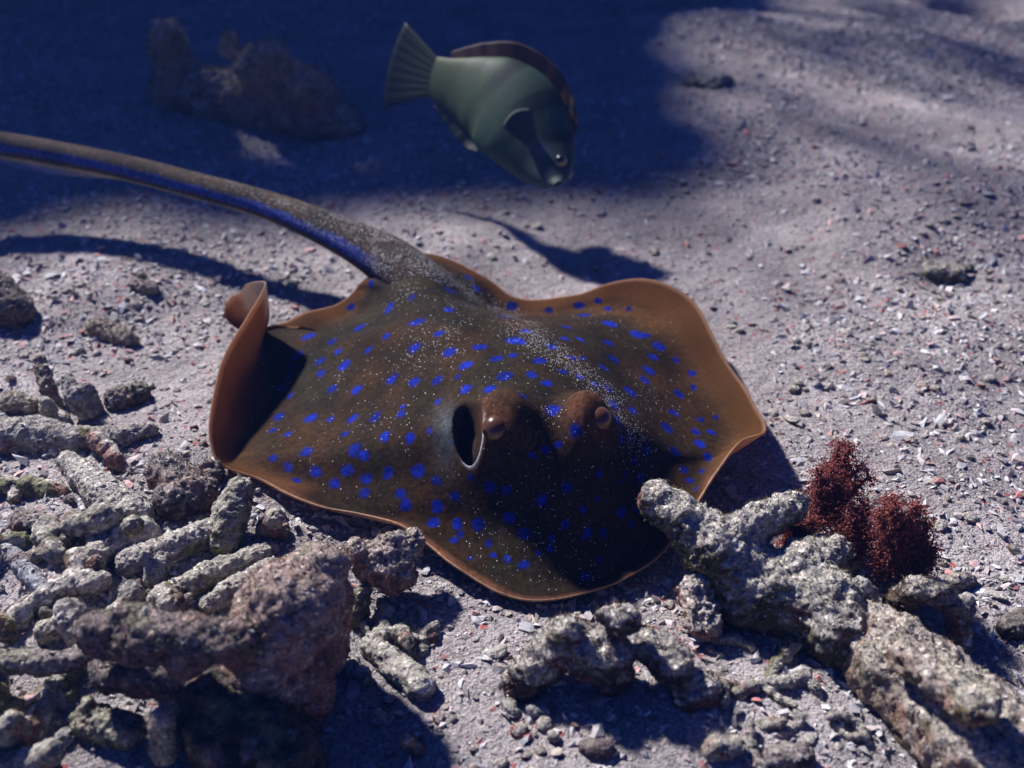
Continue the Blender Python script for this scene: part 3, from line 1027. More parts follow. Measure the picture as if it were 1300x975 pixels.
# ------------------------------------------------------------------ wrasse
def build_fish():
    D0 = 0.735
    sec = [(708, 233, 6), (706, 228, 19), (701, 217, 32), (692, 201, 43), (678, 178, 54), (658, 152, 61), (634, 132, 59), (608, 119, 48), (585, 110, 37), (564, 103, 29), (548, 98, 26)]
    dep = np.linspace(-0.035, 0.03, len(sec)) + D0
    ctr = np.array([CAM + ray_dir(a, b) * d for (a, b, r), d in zip(sec, dep)])
    hd = np.array([r * d / FPX for (a, b, r), d in zip(sec, dep)])
    t = np.linspace(0, len(sec) - 1, 110)
    P = catmull(ctr, t)
    H = catmull(np.stack([hd, hd], 1), t)[:, 0]
    tan = np.gradient(P, axis=0)
    tan /= np.linalg.norm(tan, axis=1, keepdims=True)
    view = P - CAM
    view /= np.linalg.norm(view, axis=1, keepdims=True)
    dors = np.cross(tan, view)
    dors /= np.linalg.norm(dors, axis=1, keepdims=True)
    if dors[50] @ (RGT + UPV) < 0:
        dors = -dors
    lat = np.cross(dors, tan)
    lat /= np.linalg.norm(lat, axis=1, keepdims=True)
    if lat[50] @ view[50] > 0:
        lat = -lat                                           # towards the camera
    NS = 40
    a = np.linspace(0, 2 * math.pi, NS, endpoint=False)
    u = np.linspace(0, 1, 110)
    wid = (0.50 - 0.30 * sstep(0.45, 1.0, u)) * H
    V = P[:, None] + dors[:, None] * (np.cos(a)[None, :, None] * H[:, None, None]) + lat[:, None] * (np.sin(a)[None, :, None] * wid[:, None, None])
    i = np.arange(110 * NS).reshape(110, NS)
    n = np.roll(i, -1, 1)
    F = np.stack([i[:-1], i[1:], n[1:], n[:-1]], -1).reshape(-1, 4)
    U = np.broadcast_to(u[:, None], (110, NS))
    K = np.broadcast_to(np.cos(a)[None], (110, NS))
    C = np.zeros((110, NS, 3)) + np.array([0.036, 0.074, 0.042])
    C = C * (1 - 0.6 * sstep(0.5, 0.95, U)[..., None]) + np.array([0.10, 0.12, 0.04]) * 0.6 * sstep(0.5, 0.95, U)[..., None]
    fr = 1 - sstep(0.15, 0.42, U)
    C = C * (1 - 0.6 * fr[..., None]) + np.array([0.055, 0.075, 0.08]) * 0.6 * fr[..., None]
    bands = sstep(0.0, 0.7, np.sin(U * 42 + K * 1.4)) * sstep(-0.25, 0.5, K) * sstep(0.22, 0.3, U) * (1 - sstep(0.62, 0.78, U))
    C = C * (1 - 0.8 * bands[..., None]) + np.array([0.010, 0.016, 0.011]) * 0.8 * bands[..., None]
    op = np.exp(-(((U - 0.30) / 0.05) ** 2 + ((K - 0.0) / 0.3) ** 2))
    C = C * (1 - 0.5 * op[..., None]) + np.array([0.14, 0.13, 0.18]) * 0.5 * op[..., None]
    base = P[55].copy()
    root = obj('wrasse', None, loc=base)
    tag(root, 'blurry green wrasse hovering head down above the shaded sand', 'fish')
    caps = [i[0][::-1], i[-1]]
    obj('body', mesh_np('body', V.reshape(-1, 3) - base, [F, np.array([caps[0]]), np.array([caps[1]])], C.reshape(-1, 3)), MAT['fish'], root)

    def fin(name, pts_root, pts_tip, c0, c1, thick=0.0009, spot=None):
        r0, r1 = np.asarray(pts_root), np.asarray(pts_tip)
        nr, ns = len(r0), 12
        f = np.linspace(0, 1, ns)[None, :, None]
        G = r0[:, None] * (1 - f) + r1[:, None] * f
        w = np.cross(r1[0] - r0[0], r0[-1] - r0[0])
        w = w / max(np.linalg.norm(w), 1e-9) * thick
        ripple = (np.sin(np.arange(nr) * 1.9)[:, None, None]) * w * 0.3
        A, B = G + w * (1 - 0.7 * f) + ripple, G - w * (1 - 0.7 * f) + ripple
        VV = np.concatenate([A.reshape(-1, 3), B.reshape(-1, 3)])
        j = np.arange(nr * ns).reshape(nr, ns)
        Q = np.stack([j[:-1, :-1], j[1:, :-1], j[1:, 1:], j[:-1, 1:]], -1).reshape(-1, 4)
        rimq = np.concatenate([j[0, :], j[1:, -1], j[-1, -2::-1], j[-2:0:-1, 0]])
        nxt = np.roll(rimq, -1)
        J = np.stack([rimq, nxt, nxt + nr * ns, rimq + nr * ns], -1)
        cc = np.array(c0) * (1 - f) + np.array(c1) * f
        ray = (0.97 + 0.06 * (np.arange(nr) % 2))[:, None, None]
        CC = np.broadcast_to(cc * ray, (nr, ns, 3)).reshape(-1, 3).copy()
        CC = np.concatenate([CC, CC])
        if spot is not None:
            for (p, r, col) in spot:
                d = np.linalg.norm(VV - p, axis=1)
                m = (1 - sstep(r * 0.7, r, d))[:, None]
                CC = CC * (1 - m) + np.array(col) * m
        return obj(name, mesh_np(name, VV - base, [Q, Q[:, ::-1] + nr * ns, J], CC), MAT['fish fin'], root)

    # dorsal fin along the back, with a dark spot ringed in yellow at its front
    k = np.linspace(34, 96, 32).astype(int)
    hgt = 0.011 * np.sin(np.linspace(0.35, 2.9, 32)) + 0.002
    r0 = P[k] + dors[k] * (H[k] * 0.95)[:, None]
    tip = r0 + dors[k] * hgt[:, None] + tan[k] * 0.004
    sp = r0[5] * 0.45 + tip[5] * 0.55
    fin('dorsal_fin', r0, tip, (0.20, 0.06, 0.035), (0.12, 0.075, 0.035), spot=[(sp, 0.0085, (0.6, 0.42, 0.04)), (sp, 0.0058, (0.008, 0.008, 0.01))])
    k = np.linspace(58, 98, 22).astype(int)
    r0 = P[k] - dors[k] * (H[k] * 0.95)[:, None]
    fin('anal_fin', r0, r0 - dors[k] * (0.010 * np.sin(np.linspace(0.4, 2.8, 22)))[:, None] + tan[k] * 0.004, (0.05, 0.075, 0.055), (0.03, 0.05, 0.045))
    # tail fin: a rounded fan
    s = np.linspace(-1, 1, 26)
    r0 = P[-3] + dors[-3] * (s * H[-1] * 0.9)[:, None]
    L = 0.046 * (1 - 0.12 * s ** 2)
    r1 = P[-1] + tan[-1] * L[:, None] + dors[-1] * (s * 0.034)[:, None]
    fin('tail_fin', r0, r1, (0.05, 0.075, 0.03), (0.008, 0.016, 0.018))
    # pectoral fins, one on each side
    for sg in (1, -1):
        c0 = P[38] + lat[38] * (wid[38] * 1.0 * sg) - dors[38] * 0.10 * H[38]
        s = np.linspace(-1, 1, 14)
        r0 = c0 + dors[38] * (s * 0.0045)[:, None]
        r1 = c0 + tan[38] * (0.024 * (1 - 0.25 * s ** 2))[:, None] + dors[38] * (s * 0.012)[:, None] + lat[38] * 0.010 * sg
        fin('pectoral_fin', r0, r1, (0.05, 0.08, 0.055), (0.045, 0.065, 0.06), 0.0003)
    iv, jf = ico(3)
    for sg in (1, -1):
        kk = 20
        c0 = P[kk] + dors[kk] * H[kk] * 0.50 + lat[kk] * wid[kk] * 0.80 * sg
        Ce = np.zeros((len(iv), 3)) + np.array([0.28, 0.22, 0.10])
        m = sstep(0.45, 0.6, iv @ (lat[kk] * sg))[:, None]
        Ce = Ce * (1 - m) + np.array([0.008, 0.008, 0.01]) * m
        obj('eye', mesh_np('eye', iv * 0.0046 + c0 - base, [jf], Ce), MAT['eye'], root)


build_fish()

# ------------------------------------------------------------------ coral rocks and rubble, each read off its place
rock('coral_boulder', 'shaded coral boulder overgrown with brown algae behind the stingray tail', 'coral rock',
     [[(330, 130, 50), (400, 148, 44), (438, 160, 24)], [(335, 95, 36, .05), (345, 72, 26, .075)], [(230, 118, 38), (218, 75, 25, .045), (212, 42, 17, .075)],
      [(292, 62, 13, .085), (290, 42, 9, .10)], [(262, 125, 36), (330, 132, 42)], [(370, 105, 30, .05), (400, 120, 30, .04)]], 'tan', 0.0022,
     rough=0.34, dust=0.55, grit=90000, turf=9000, turf_col=(0.22, 0.16, 0.07), turf_len=0.0035)
rock('coral_stone', 'dark rounded brown stone on bright sand below the raised tail', 'stone', [[(-12, 382, 38), (18, 396, 27)]], 'brown', dust=0.25, turf=1500)
rock('coral_stone', 'short brown stone lying alone between the folded wing and the rounded stone', 'stone', [[(125, 417, 15), (165, 433, 12)]], 'tan', dust=0.3, turf=900)
rock('shell_fragment', 'narrow dark shell fragment standing upright in the sand', 'shell', [[(50, 458, 9, .022), (60, 490, 11, .012), (68, 515, 11)]], 'tan', dust=0.2, rough=0.3)
rock('shell_fragment', 'broad grey shell fragment leaning beside the narrow upright one', 'shell', [[(85, 480, 8, .020), (96, 505, 15, .013), (112, 524, 15)], [(110, 495, 10, .014), (120, 520, 12)]], 'grey', dust=0.25)
rock('coral_stone', 'dark olive stone beside the grey leaning shell', 'stone', [[(150, 508, 19), (176, 500, 17)]], 'olive', dust=0.4)
rock('coral_nodule', 'tan fuzzy coral knob above the long pale branch', 'coral piece', [[(16, 512, 17), (36, 516, 13)]], 'tan', dust=0.5, turf=500, turf_col=(0.3, 0.25, 0.18))
rock('coral_nodule', 'pale lumpy coral knob touching the tan fuzzy knob', 'coral piece', [[(58, 512, 9, .012), (66, 526, 12), (80, 534, 10)]], 'pale', rough=0.45)
rock('coral_branch', 'long pale coral branch lying level with a swollen middle', 'coral branch', [[(-25, 562, 24), (40, 552, 26), (95, 558, 19), (150, 557, 17), (192, 546, 11)]], 'grey', dust=0.6)
rock('coral_branch', 'wide pale coral branch slanting down from under the level branch', 'coral branch', [[(85, 586, 13), (110, 607, 20), (137, 632, 28), (168, 655, 26)]], 'pale', dust=0.9)
rock('coral_lump', 'dark purple lump covered in turf beside the wing front edge', 'coral rock', [[(212, 602, 26), (250, 628, 32), (225, 638, 28)], [(268, 600, 16)]], 'purple', dust=0.45, rough=0.4, turf=2500, turf_col=(0.12, 0.09, 0.08))
rock('coral_stump', 'mottled coral stump with a dark brown flank under the wing margin', 'coral piece', [[(305, 622, 19, .018), (292, 655, 24, .010), (284, 688, 22)]], 'green', dust=0.6)
rock('coral_nodule', 'cream coloured smooth coral knob under the wing margin', 'coral piece', [[(350, 656, 13, .018), (338, 672, 15), (358, 674, 11)]], 'cream', dust=0.3, rough=0.35, grit=40000)
rock('coral_branch', 'thick grey coral branch in the middle of the rubble heap', 'coral branch', [[(268, 676, 20), (215, 698, 23), (165, 714, 20)], [(205, 700, 20), (195, 735, 14)]], 'grey', dust=0.8)
rock('coral_branch', 'greenish pale coral branch beside the pink boulder', 'coral branch', [[(332, 704, 16), (275, 728, 20), (215, 756, 18)]], 'green', dust=0.7)
rock('coral_branch', 'smooth grey coral branch tucked against the pink boulder', 'coral branch', [[(345, 722, 15), (300, 748, 18), (265, 768, 14)]], 'pale', dust=0.7, rough=0.15)
rock('coral_branch', 'bluish white coral branch slanting across the rubble', 'coral branch', [[(10, 697, 11), (40, 732, 13), (72, 764, 13), (92, 778, 11)]], 'blue', dust=0.3)
rock('coral_nodule', 'purple rounded coral knob with a rusty red top', 'coral piece', [[(28, 662, 19), (56, 666, 16)]], 'purple', dust=0.5)
rock('coral_branch', 'short curved brown coral branch beside the purple knob', 'coral branch', [[(42, 708, 11), (62, 700, 13), (80, 688, 13), (93, 682, 9)]], 'tan', dust=0.3)
rock('coral_boulder', 'large pinkish coral boulder with a shaded front beside the finger of coral', 'coral rock',
     [[(402, 728, 40, .050), (365, 785, 74, .040), (350, 840, 78, .022)], [(415, 765, 40, .034), (405, 830, 40, .012)], [(372, 880, 56, .008)]],
     'pink', 0.0018, rough=0.20, dust=0.38, turf=5000, turf_col=(0.20, 0.13, 0.09))
rock('coral_boulder', 'blackish shaded coral boulder beneath the knobbly slab', 'coral rock', [[(285, 890, 62, .012), (320, 930, 72, .010), (350, 985, 72, .008)]], 'dark', 0.0018, rough=0.35, dust=0.08, grit=20000)  # extra boulder, its dark colour stands for the shade under the slab
rock('coral_slab', 'knobbly purple and green coral slab overhanging beside the pink boulder', 'coral rock',
     [[(125, 805, 30, .040), (180, 812, 38, .045), (245, 812, 36, .05), (300, 815, 32, .05)], [(140, 850, 26, .02), (190, 855, 30, .02), (240, 865, 30, .02)], [(165, 785, 20, .05), (150, 775, 12, .055)], [(230, 840, 24, .045)]],
     'purple', 0.0015, rough=0.42, dust=0.22, turf=3500, turf_col=(0.14, 0.15, 0.07))
rock('coral_branch', 'purple coral branch reaching level towards the knobbly slab', 'coral branch', [[(-20, 838, 15, .015), (50, 842, 17, .015), (100, 838, 15, .018)]], 'purple', dust=0.4)
rock('coral_lump', 'pink and grey coral lump wedged between pink boulder and stingray snout', 'coral rock', [[(522, 690, 20, .022), (480, 712, 33, .018), (502, 728, 28, .014)], [(455, 700, 18, .024)]], 'pink', dust=0.65, rough=0.38, turf=1200)
rock('coral_stump', 'slim olive coral stump below the pink and grey lump', 'coral piece', [[(462, 752, 13, .012), (452, 786, 15)]], 'olive', dust=0.2)
rock('coral_finger', 'pale finger of coral lying on bright sand with a rusty underside', 'coral branch', [[(472, 820, 16), (505, 848, 19), (536, 872, 20)]], 'pale', dust=0.75, rough=0.18)
rock('coral_cluster', 'dark knobbly coral cluster on bright sand in front of the snout', 'coral rock',
     [[(658, 868, 24), (715, 815, 33, .020), (770, 832, 36, .016)], [(788, 790, 23, .032), (768, 778, 13, .036)], [(825, 822, 24, .016), (858, 846, 28, .012)], [(892, 872, 27), (872, 884, 20)], [(722, 800, 20, .03), (705, 825, 26, .016)], [(780, 860, 26)]],
     'dark', 0.0014, rough=0.42, dust=0.85, turf=4500, turf_col=(0.17, 0.12, 0.08))
rock('coral_limb', 'thick coral arm pointing up across the stingray wing', 'coral branch',
     [[(832, 634, 25, .046), (868, 657, 32, .042), (915, 700, 46, .030), (958, 748, 58, .014)], [(1005, 645, 20, .034), (955, 665, 27, .038), (930, 690, 32, .034)], [(965, 745, 54, .014), (1040, 772, 56, .012), (1062, 798, 52, .01)], [(1062, 702, 24, .02), (1015, 722, 36, .022), (980, 740, 38, .02)]],
     'olive', 0.0015, pits=0.002, rough=0.26, dust=0.9, turf=5000, turf_col=(0.20, 0.18, 0.09))
rock('coral_log', 'long sand coated coral log running on from the thick arm', 'coral branch', [[(1098, 815, 50), (1135, 845, 66), (1178, 882, 70), (1226, 928, 84), (1275, 975, 84), (1330, 1020, 90)], [(1150, 835, 22, .03), (1240, 895, 26, .04)]], 'rosy', 0.0017, pits=0.0024, rough=0.26, dust=0.65, turf=5000, turf_col=(0.24, 0.17, 0.11))
rock('coral_stump', 'pink furry coral stub under the thick arm', 'coral piece', [[(886, 745, 20, .018), (890, 785, 26, .008)]], 'pink', dust=0.8, rough=0.5, pits=0.0022, grit=300000)
rock('coral_arch', 'small coral arch with a see-through hole beside the sandy log', 'coral piece', [[(1140, 768, 19), (1160, 750, 19, .022), (1195, 752, 18, .024), (1215, 780, 15, .016), (1220, 818, 15)]], 'brown', dust=0.7, rough=0.3, turf=1200)
rock('shell_fragment', 'pale rounded shell fragment at the foot of the red algae', 'shell', [[(1093, 744, 12, .020), (1106, 756, 11, .014)]], 'white', dust=0.2, rough=0.15)
rock('coral_stone', 'grey stone half buried behind the small arch', 'stone', [[(1212, 738, 13), (1230, 736, 11)]], 'grey', dust=0.5)
rock('coral_stone', 'blackish stone on the sand apart from the small arch', 'stone', [[(1282, 797, 16), (1304, 790, 20)]], 'dark', dust=0.25)
rock('coral_lump', 'yellowish coral lump under the knobbly slab', 'coral piece', [[(115, 915, 26), (160, 928, 24)], [(110, 895, 14, .02)]], 'green', dust=0.4)
rock('coral_nodule', 'small white round knob beside the yellowish lump', 'coral piece', [[(83, 936, 14)]], 'white', dust=0.2, rough=0.1)
rock('coral_stump', 'whitish coral stump propping up the knobbly slab', 'coral piece', [[(205, 912, 17, .03), (208, 955, 19, .012)]], 'pale', dust=0.4, turf=600)
rock('coral_nodule', 'tan pair of coral knobs above the purple level branch', 'coral piece', [[(60, 802, 16), (92, 795, 14), (105, 800, 11)]], 'cream', dust=0.4)
rock('coral_nodule', 'olive egg shaped coral knob below the bluish white branch', 'coral piece', [[(60, 780, 13), (52, 772, 12)]], 'olive', dust=0.3)
rock('coral_nodule', 'pale round coral knob beside the wide slanting branch', 'coral piece', [[(168, 668, 15, .02)]], 'green', dust=0.4, rough=0.12)
rock('coral_shard', 'grey angular shard on bright sand beside the dark cluster', 'coral piece', [[(935, 880, 9), (955, 872, 10)]], 'grey', dust=0.3)
rock('coral_shard', 'long grey shard lying against the coral log', 'coral piece', [[(1000, 868, 10), (1022, 860, 12), (1036, 875, 9)]], 'grey', dust=0.5)
rock('coral_shard', 'thin pale shard between dark cluster and thick arm', 'coral piece', [[(905, 812, 8), (935, 812, 9), (955, 822, 7)]], 'pale', dust=0.5)
rock('pebble', 'white pebble against the foot of the dark cluster', 'pebble', [[(676, 901, 11), (690, 903, 9)]], 'white', dust=0.2)
rock('pebble', 'dark purple pebble on bright sand below the dark cluster', 'pebble', [[(742, 948, 11), (770, 952, 14)]], 'purple', dust=0.25)
rock('pebble', 'small grey pebble between finger of coral and dark cluster', 'pebble', [[(702, 935, 9)]], 'grey', dust=0.4)
rock('pebble', 'tan upright pebble below the finger of coral', 'pebble', [[(515, 938, 9, .008), (528, 952, 11)]], 'tan', dust=0.4)
rock('pebble', 'yellowish flat pebble on the sand below the grey shard', 'pebble', [[(905, 952, 16), (932, 945, 15)]], 'cream', dust=0.4)
rock('pebble', 'dark violet stone half out of the sand beside the coral log', 'stone', [[(985, 962, 17), (1018, 960, 18)]], 'purple', dust=0.45)
rock('coral_crumble', 'low dark crumble of coral bits on the far right sand', 'coral piece', [[(1185, 345, 14), (1212, 350, 12)], [(1225, 340, 8)]], 'olive', dust=0.55, rough=0.5)
rock('coral_crumble', 'small dark crumble of coral near the hollow on the far sand', 'coral piece', [[(880, 105, 11), (905, 110, 12), (925, 102, 8)]], 'olive', dust=0.6, rough=0.5)
rock('coral_crumble', 'rusty tuft of crumbs on sand near the lone brown stone', 'coral piece', [[(172, 362, 9), (192, 368, 10)], [(182, 352, 6)]], 'tan', dust=0.4, rough=0.5, turf=500)

# the reef that stands up-sun of the sand and shades it
def build_reef():
    rng = np.random.default_rng(3)
    S = []
    for x, y, z, r in [(-2.05, 1.80, 0.48, 0.52), (-1.62, 1.72, 0.55, 0.42), (-1.28, 1.64, 0.63, 0.34), (-1.09, 1.60, 0.68, 0.24), (-1.20, 1.80, 0.28, 0.50), (-0.76, 1.66, 0.42, 0.27),
                       (-0.53, 1.62, 0.58, 0.22), (-0.36, 1.64, 0.34, 0.26), (-0.16, 1.68, 0.26, 0.24), (0.02, 1.74, 0.11, 0.22), (-0.60, 1.80, 0.26, 0.36)]:
        S.append((np.array([x, y, z]), r))
        for _ in range(9):
            d = rng.normal(0, 1, 3)
            d /= np.linalg.norm(d)
            S.append((np.array([x, y, z]) + d * r * 0.86, r * rng.uniform(0.12, 0.22)))
    for k in range(9):                                        # unseen arm added over a gap shaped to let sun onto the boulder
        f = k / 8
        S.append((np.array([-1.02 + 0.52 * f, 1.60, 0.845 - 0.02 * f]), 0.055))
        S.append((np.array([-1.02 + 0.48 * f, 1.62, 0.92 - 0.06 * f]), 0.06))
    V, Fs, N, C = shape_rock(S, 0.022, 'brown', 0.2, 0.4, 12, pits=0.004)
    base = np.array([-1.0, 1.95, -0.1])
    o = obj('coral_reef', mesh_np('coral_reef', V - base, Fs, C), MAT['rock'], loc=base)
    tag(o, 'tall brown coral reef standing up-sun of the coral boulder and shading it', 'coral reef')


build_reef()

# unseen branching coral, added up-sun to dim and dapple the sand
def build_dapple_thicket():
    rng = np.random.default_rng(44)
    base = np.array([-0.40, 1.80, -0.02])
    root = obj('dapple_coral', None, loc=base)
    tag(root, 'unseen thicket of thin branching coral added up-sun to dapple the sand', 'coral')

    def limb(p, d, L, r, depth):
        n = 10
        pts = [p.copy()]
        for k in range(n):
            d = d + rng.normal(0, 0.10, 3)
            d /= np.linalg.norm(d)
            pts.append(pts[-1] + d * L / n)
        pts = np.array(pts)
        tan = np.gradient(pts, axis=0)
        tan /= np.linalg.norm(tan, axis=1, keepdims=True)
        s1 = np.cross(tan, [0.3, 1.0, 0.1])
        s1 /= np.linalg.norm(s1, axis=1, keepdims=True)
        s2 = np.cross(tan, s1)
        a = np.linspace(0, 2 * math.pi, 9, endpoint=False)
        rad = np.linspace(r, r * 0.55, n + 1)
        rad[-1] *= 0.3
        V = (pts[:, None] + (s1[:, None] * np.cos(a)[None, :, None] + s2[:, None] * np.sin(a)[None, :, None]) * rad[:, None, None]).reshape(-1, 3)
        V = V + 0.15 * r * vn(V * 60, 3)[:, None]
        i = np.arange((n + 1) * 9).reshape(n + 1, 9)
        q = np.roll(i, -1, 1)
        F = np.stack([i[:-1], q[:-1], q[1:], i[1:]], -1).reshape(-1, 4)
        C = np.zeros((len(V), 3)) + np.array([0.24, 0.18, 0.11]) * rng.uniform(0.8, 1.2)
        o = obj('branch', mesh_np('branch', V, [F], C), MAT['rock'], root)
        if depth:
            for k in (4, 6, 8, 9):
                dd = d + rng.normal(0, 0.55, 3) + np.array([0, 0, 0.2])
                limb(pts[k], dd / np.linalg.norm(dd), L * rng.uniform(0.35, 0.6), r * 0.75, depth - 1)
    for k in range(25):
        d = np.array([rng.uniform(-0.65, 0.65), rng.uniform(-0.10, 0.20), rng.uniform(0.9, 1.1)])
        limb(np.array([rng.uniform(-0.32, 0.34), rng.uniform(-0.08, 0.2), 0.0]), d / np.linalg.norm(d), rng.uniform(0.8, 1.4), rng.uniform(0.010, 0.015), 1)


build_dapple_thicket()

# ------------------------------------------------------------------ red algae
def build_algae(label, px, py, hpx, wpx, seed, n_stem=9):
    rng = np.random.default_rng(seed)
    p0 = at_ground(px, py, 0.008)
    sc = depth_of(p0) / FPX
    Hh, W = hpx * sc / 0.80, wpx * sc
    base = p0.copy()
    root = obj('red_algae', None, loc=base)
    tag(root, label, 'seaweed', 'red algae clumps by the coral arm')
    tufts = []
    for k in range(n_stem):
        a = rng.uniform(0, 2 * math.pi)
        tip = np.array([math.cos(a) * W * rng.uniform(0.2, 1.0), math.sin(a) * W * 0.7 * rng.uniform(0.2, 1.0), Hh * rng.uniform(0.6, 1.0)])
        n = 9
        mid = tip * 0.5 + rng.normal(0, 0.12, 3) * W
        f = np.linspace(0, 1, n)[:, None]
        line = (1 - f) ** 2 * 0 + 2 * f * (1 - f) * mid + f ** 2 * tip
        rad = np.linspace(0.0016, 0.0006, n)
        ang = np.linspace(0, 2 * math.pi, 6, endpoint=False)
        ring = np.stack([np.cos(ang), np.sin(ang), 0 * ang], 1)
        V = (line[:, None] + ring[None] * rad[:, None, None]).reshape(-1, 3)
        i = np.arange(n * 6).reshape(n, 6)
        q = np.roll(i, -1, 1)
        F = np.stack([i[:-1], q[:-1], q[1:], i[1:]], -1).reshape(-1, 4)
        obj('stem', mesh_np('stem', V, [F], np.zeros((len(V), 3)) + np.array([0.10, 0.03, 0.025])), MAT['algae frond'], root)
        # bushy side sprigs
        for j in range(1, n):
            for _ in range(20):
                d = rng.normal(0, 1, 3)
                d /= np.linalg.norm(d)
                L = 0.0100 * rng.uniform(0.4, 1.2) * (1.15 - 0.5 * j / n)
                for s in np.linspace(0.2, 1, 8):
                    tufts.append((line[j] + d * L * s + rng.normal(0, 0.0005, 3), 0.0008 * rng.uniform(0.6, 1.4) * (1.2 - 0.5 * s)))
    pos = np.array([t[0] for t in tufts])
    sz = np.array([t[1] for t in tufts])
    cols = np.array([0.34, 0.095, 0.075]) * rng.uniform(0.5, 1.7, (len(pos), 1))
    nn = rng.normal(0, 1, (len(pos), 3))
    V, F, C = scatter(CHIPS, pos, sz, nn / np.linalg.norm(nn, axis=1, keepdims=True), 0.5, cols, rng)
    tag(obj('fronds', mesh_np('fronds', V, [F], C), MAT['algae frond'], root), kind='stuff')


build_algae('dark red bushy algae with two upright plumes behind the thick coral arm', 1040, 665, 95, 52, 5, 16)
build_algae('low dark red algae tuft nestled in the fork of the coral arm', 1012, 700, 40, 30, 6, 8)
build_algae('dark red pointed algae bush beside the small coral arch', 1124, 726, 98, 38, 8, 14)
build_algae('middle dark red algae tuft joining the two taller red bushes', 1082, 700, 60, 34, 12, 9)
build_algae('small brownish red algae sprig at the edge of the pointed bush', 1158, 728, 45, 26, 9, 7)

# ------------------------------------------------------------------ broken branches that fill the rubble heap
def in_poly(px, py, poly):
    c = False
    n = len(poly)
    for i in range(n):
        x0, y0 = poly[i]
        x1, y1 = poly[(i + 1) % n]
        if (y0 > py) != (y1 > py) and px < (x1 - x0) * (py - y0) / (y1 - y0) + x0:
            c = not c
    return c


RIM_POLY = [(r[0], r[1]) for r in RIM]


def template(kind, pal, seed, rad, length):
    rng = np.random.default_rng(seed)
    S = []
    p = np.zeros(3)
    d = np.array([1.0, 0, 0])
    n = max(2, int(length / (rad * 0.5)))
    for k in range(n):
        f = k / max(1, n - 1)
        S.append((p.copy(), rad * (1 + 0.12 * math.sin(k * 1.7 + seed)) * (1.1 - 0.35 * f)))
        d = d + rng.normal(0, 0.26, 3) * np.array([1, 1, 0.5])
        d /= np.linalg.norm(d)
        p = p + d * rad * 0.5
        if kind == 'branch' and k == n // 2:
            side = np.cross(d, [0, 0, 1.0]) * (1 if seed % 2 else -1) * 0.8 + d * 0.5
            for j in range(1, 5):
                S.append((p + side * rad * 0.6 * j, rad * 0.75))
    c = np.mean([s for s, _ in S], 0)
    S = [(s - c, r) for s, r in S]
    V, Fs, N, C = shape_rock(S, rad / 6.5, pal, 0.34, 0.9, seed, pits=min(0.0010, rad * 0.12))
    return mesh_np('coral_piece', V, Fs, C)


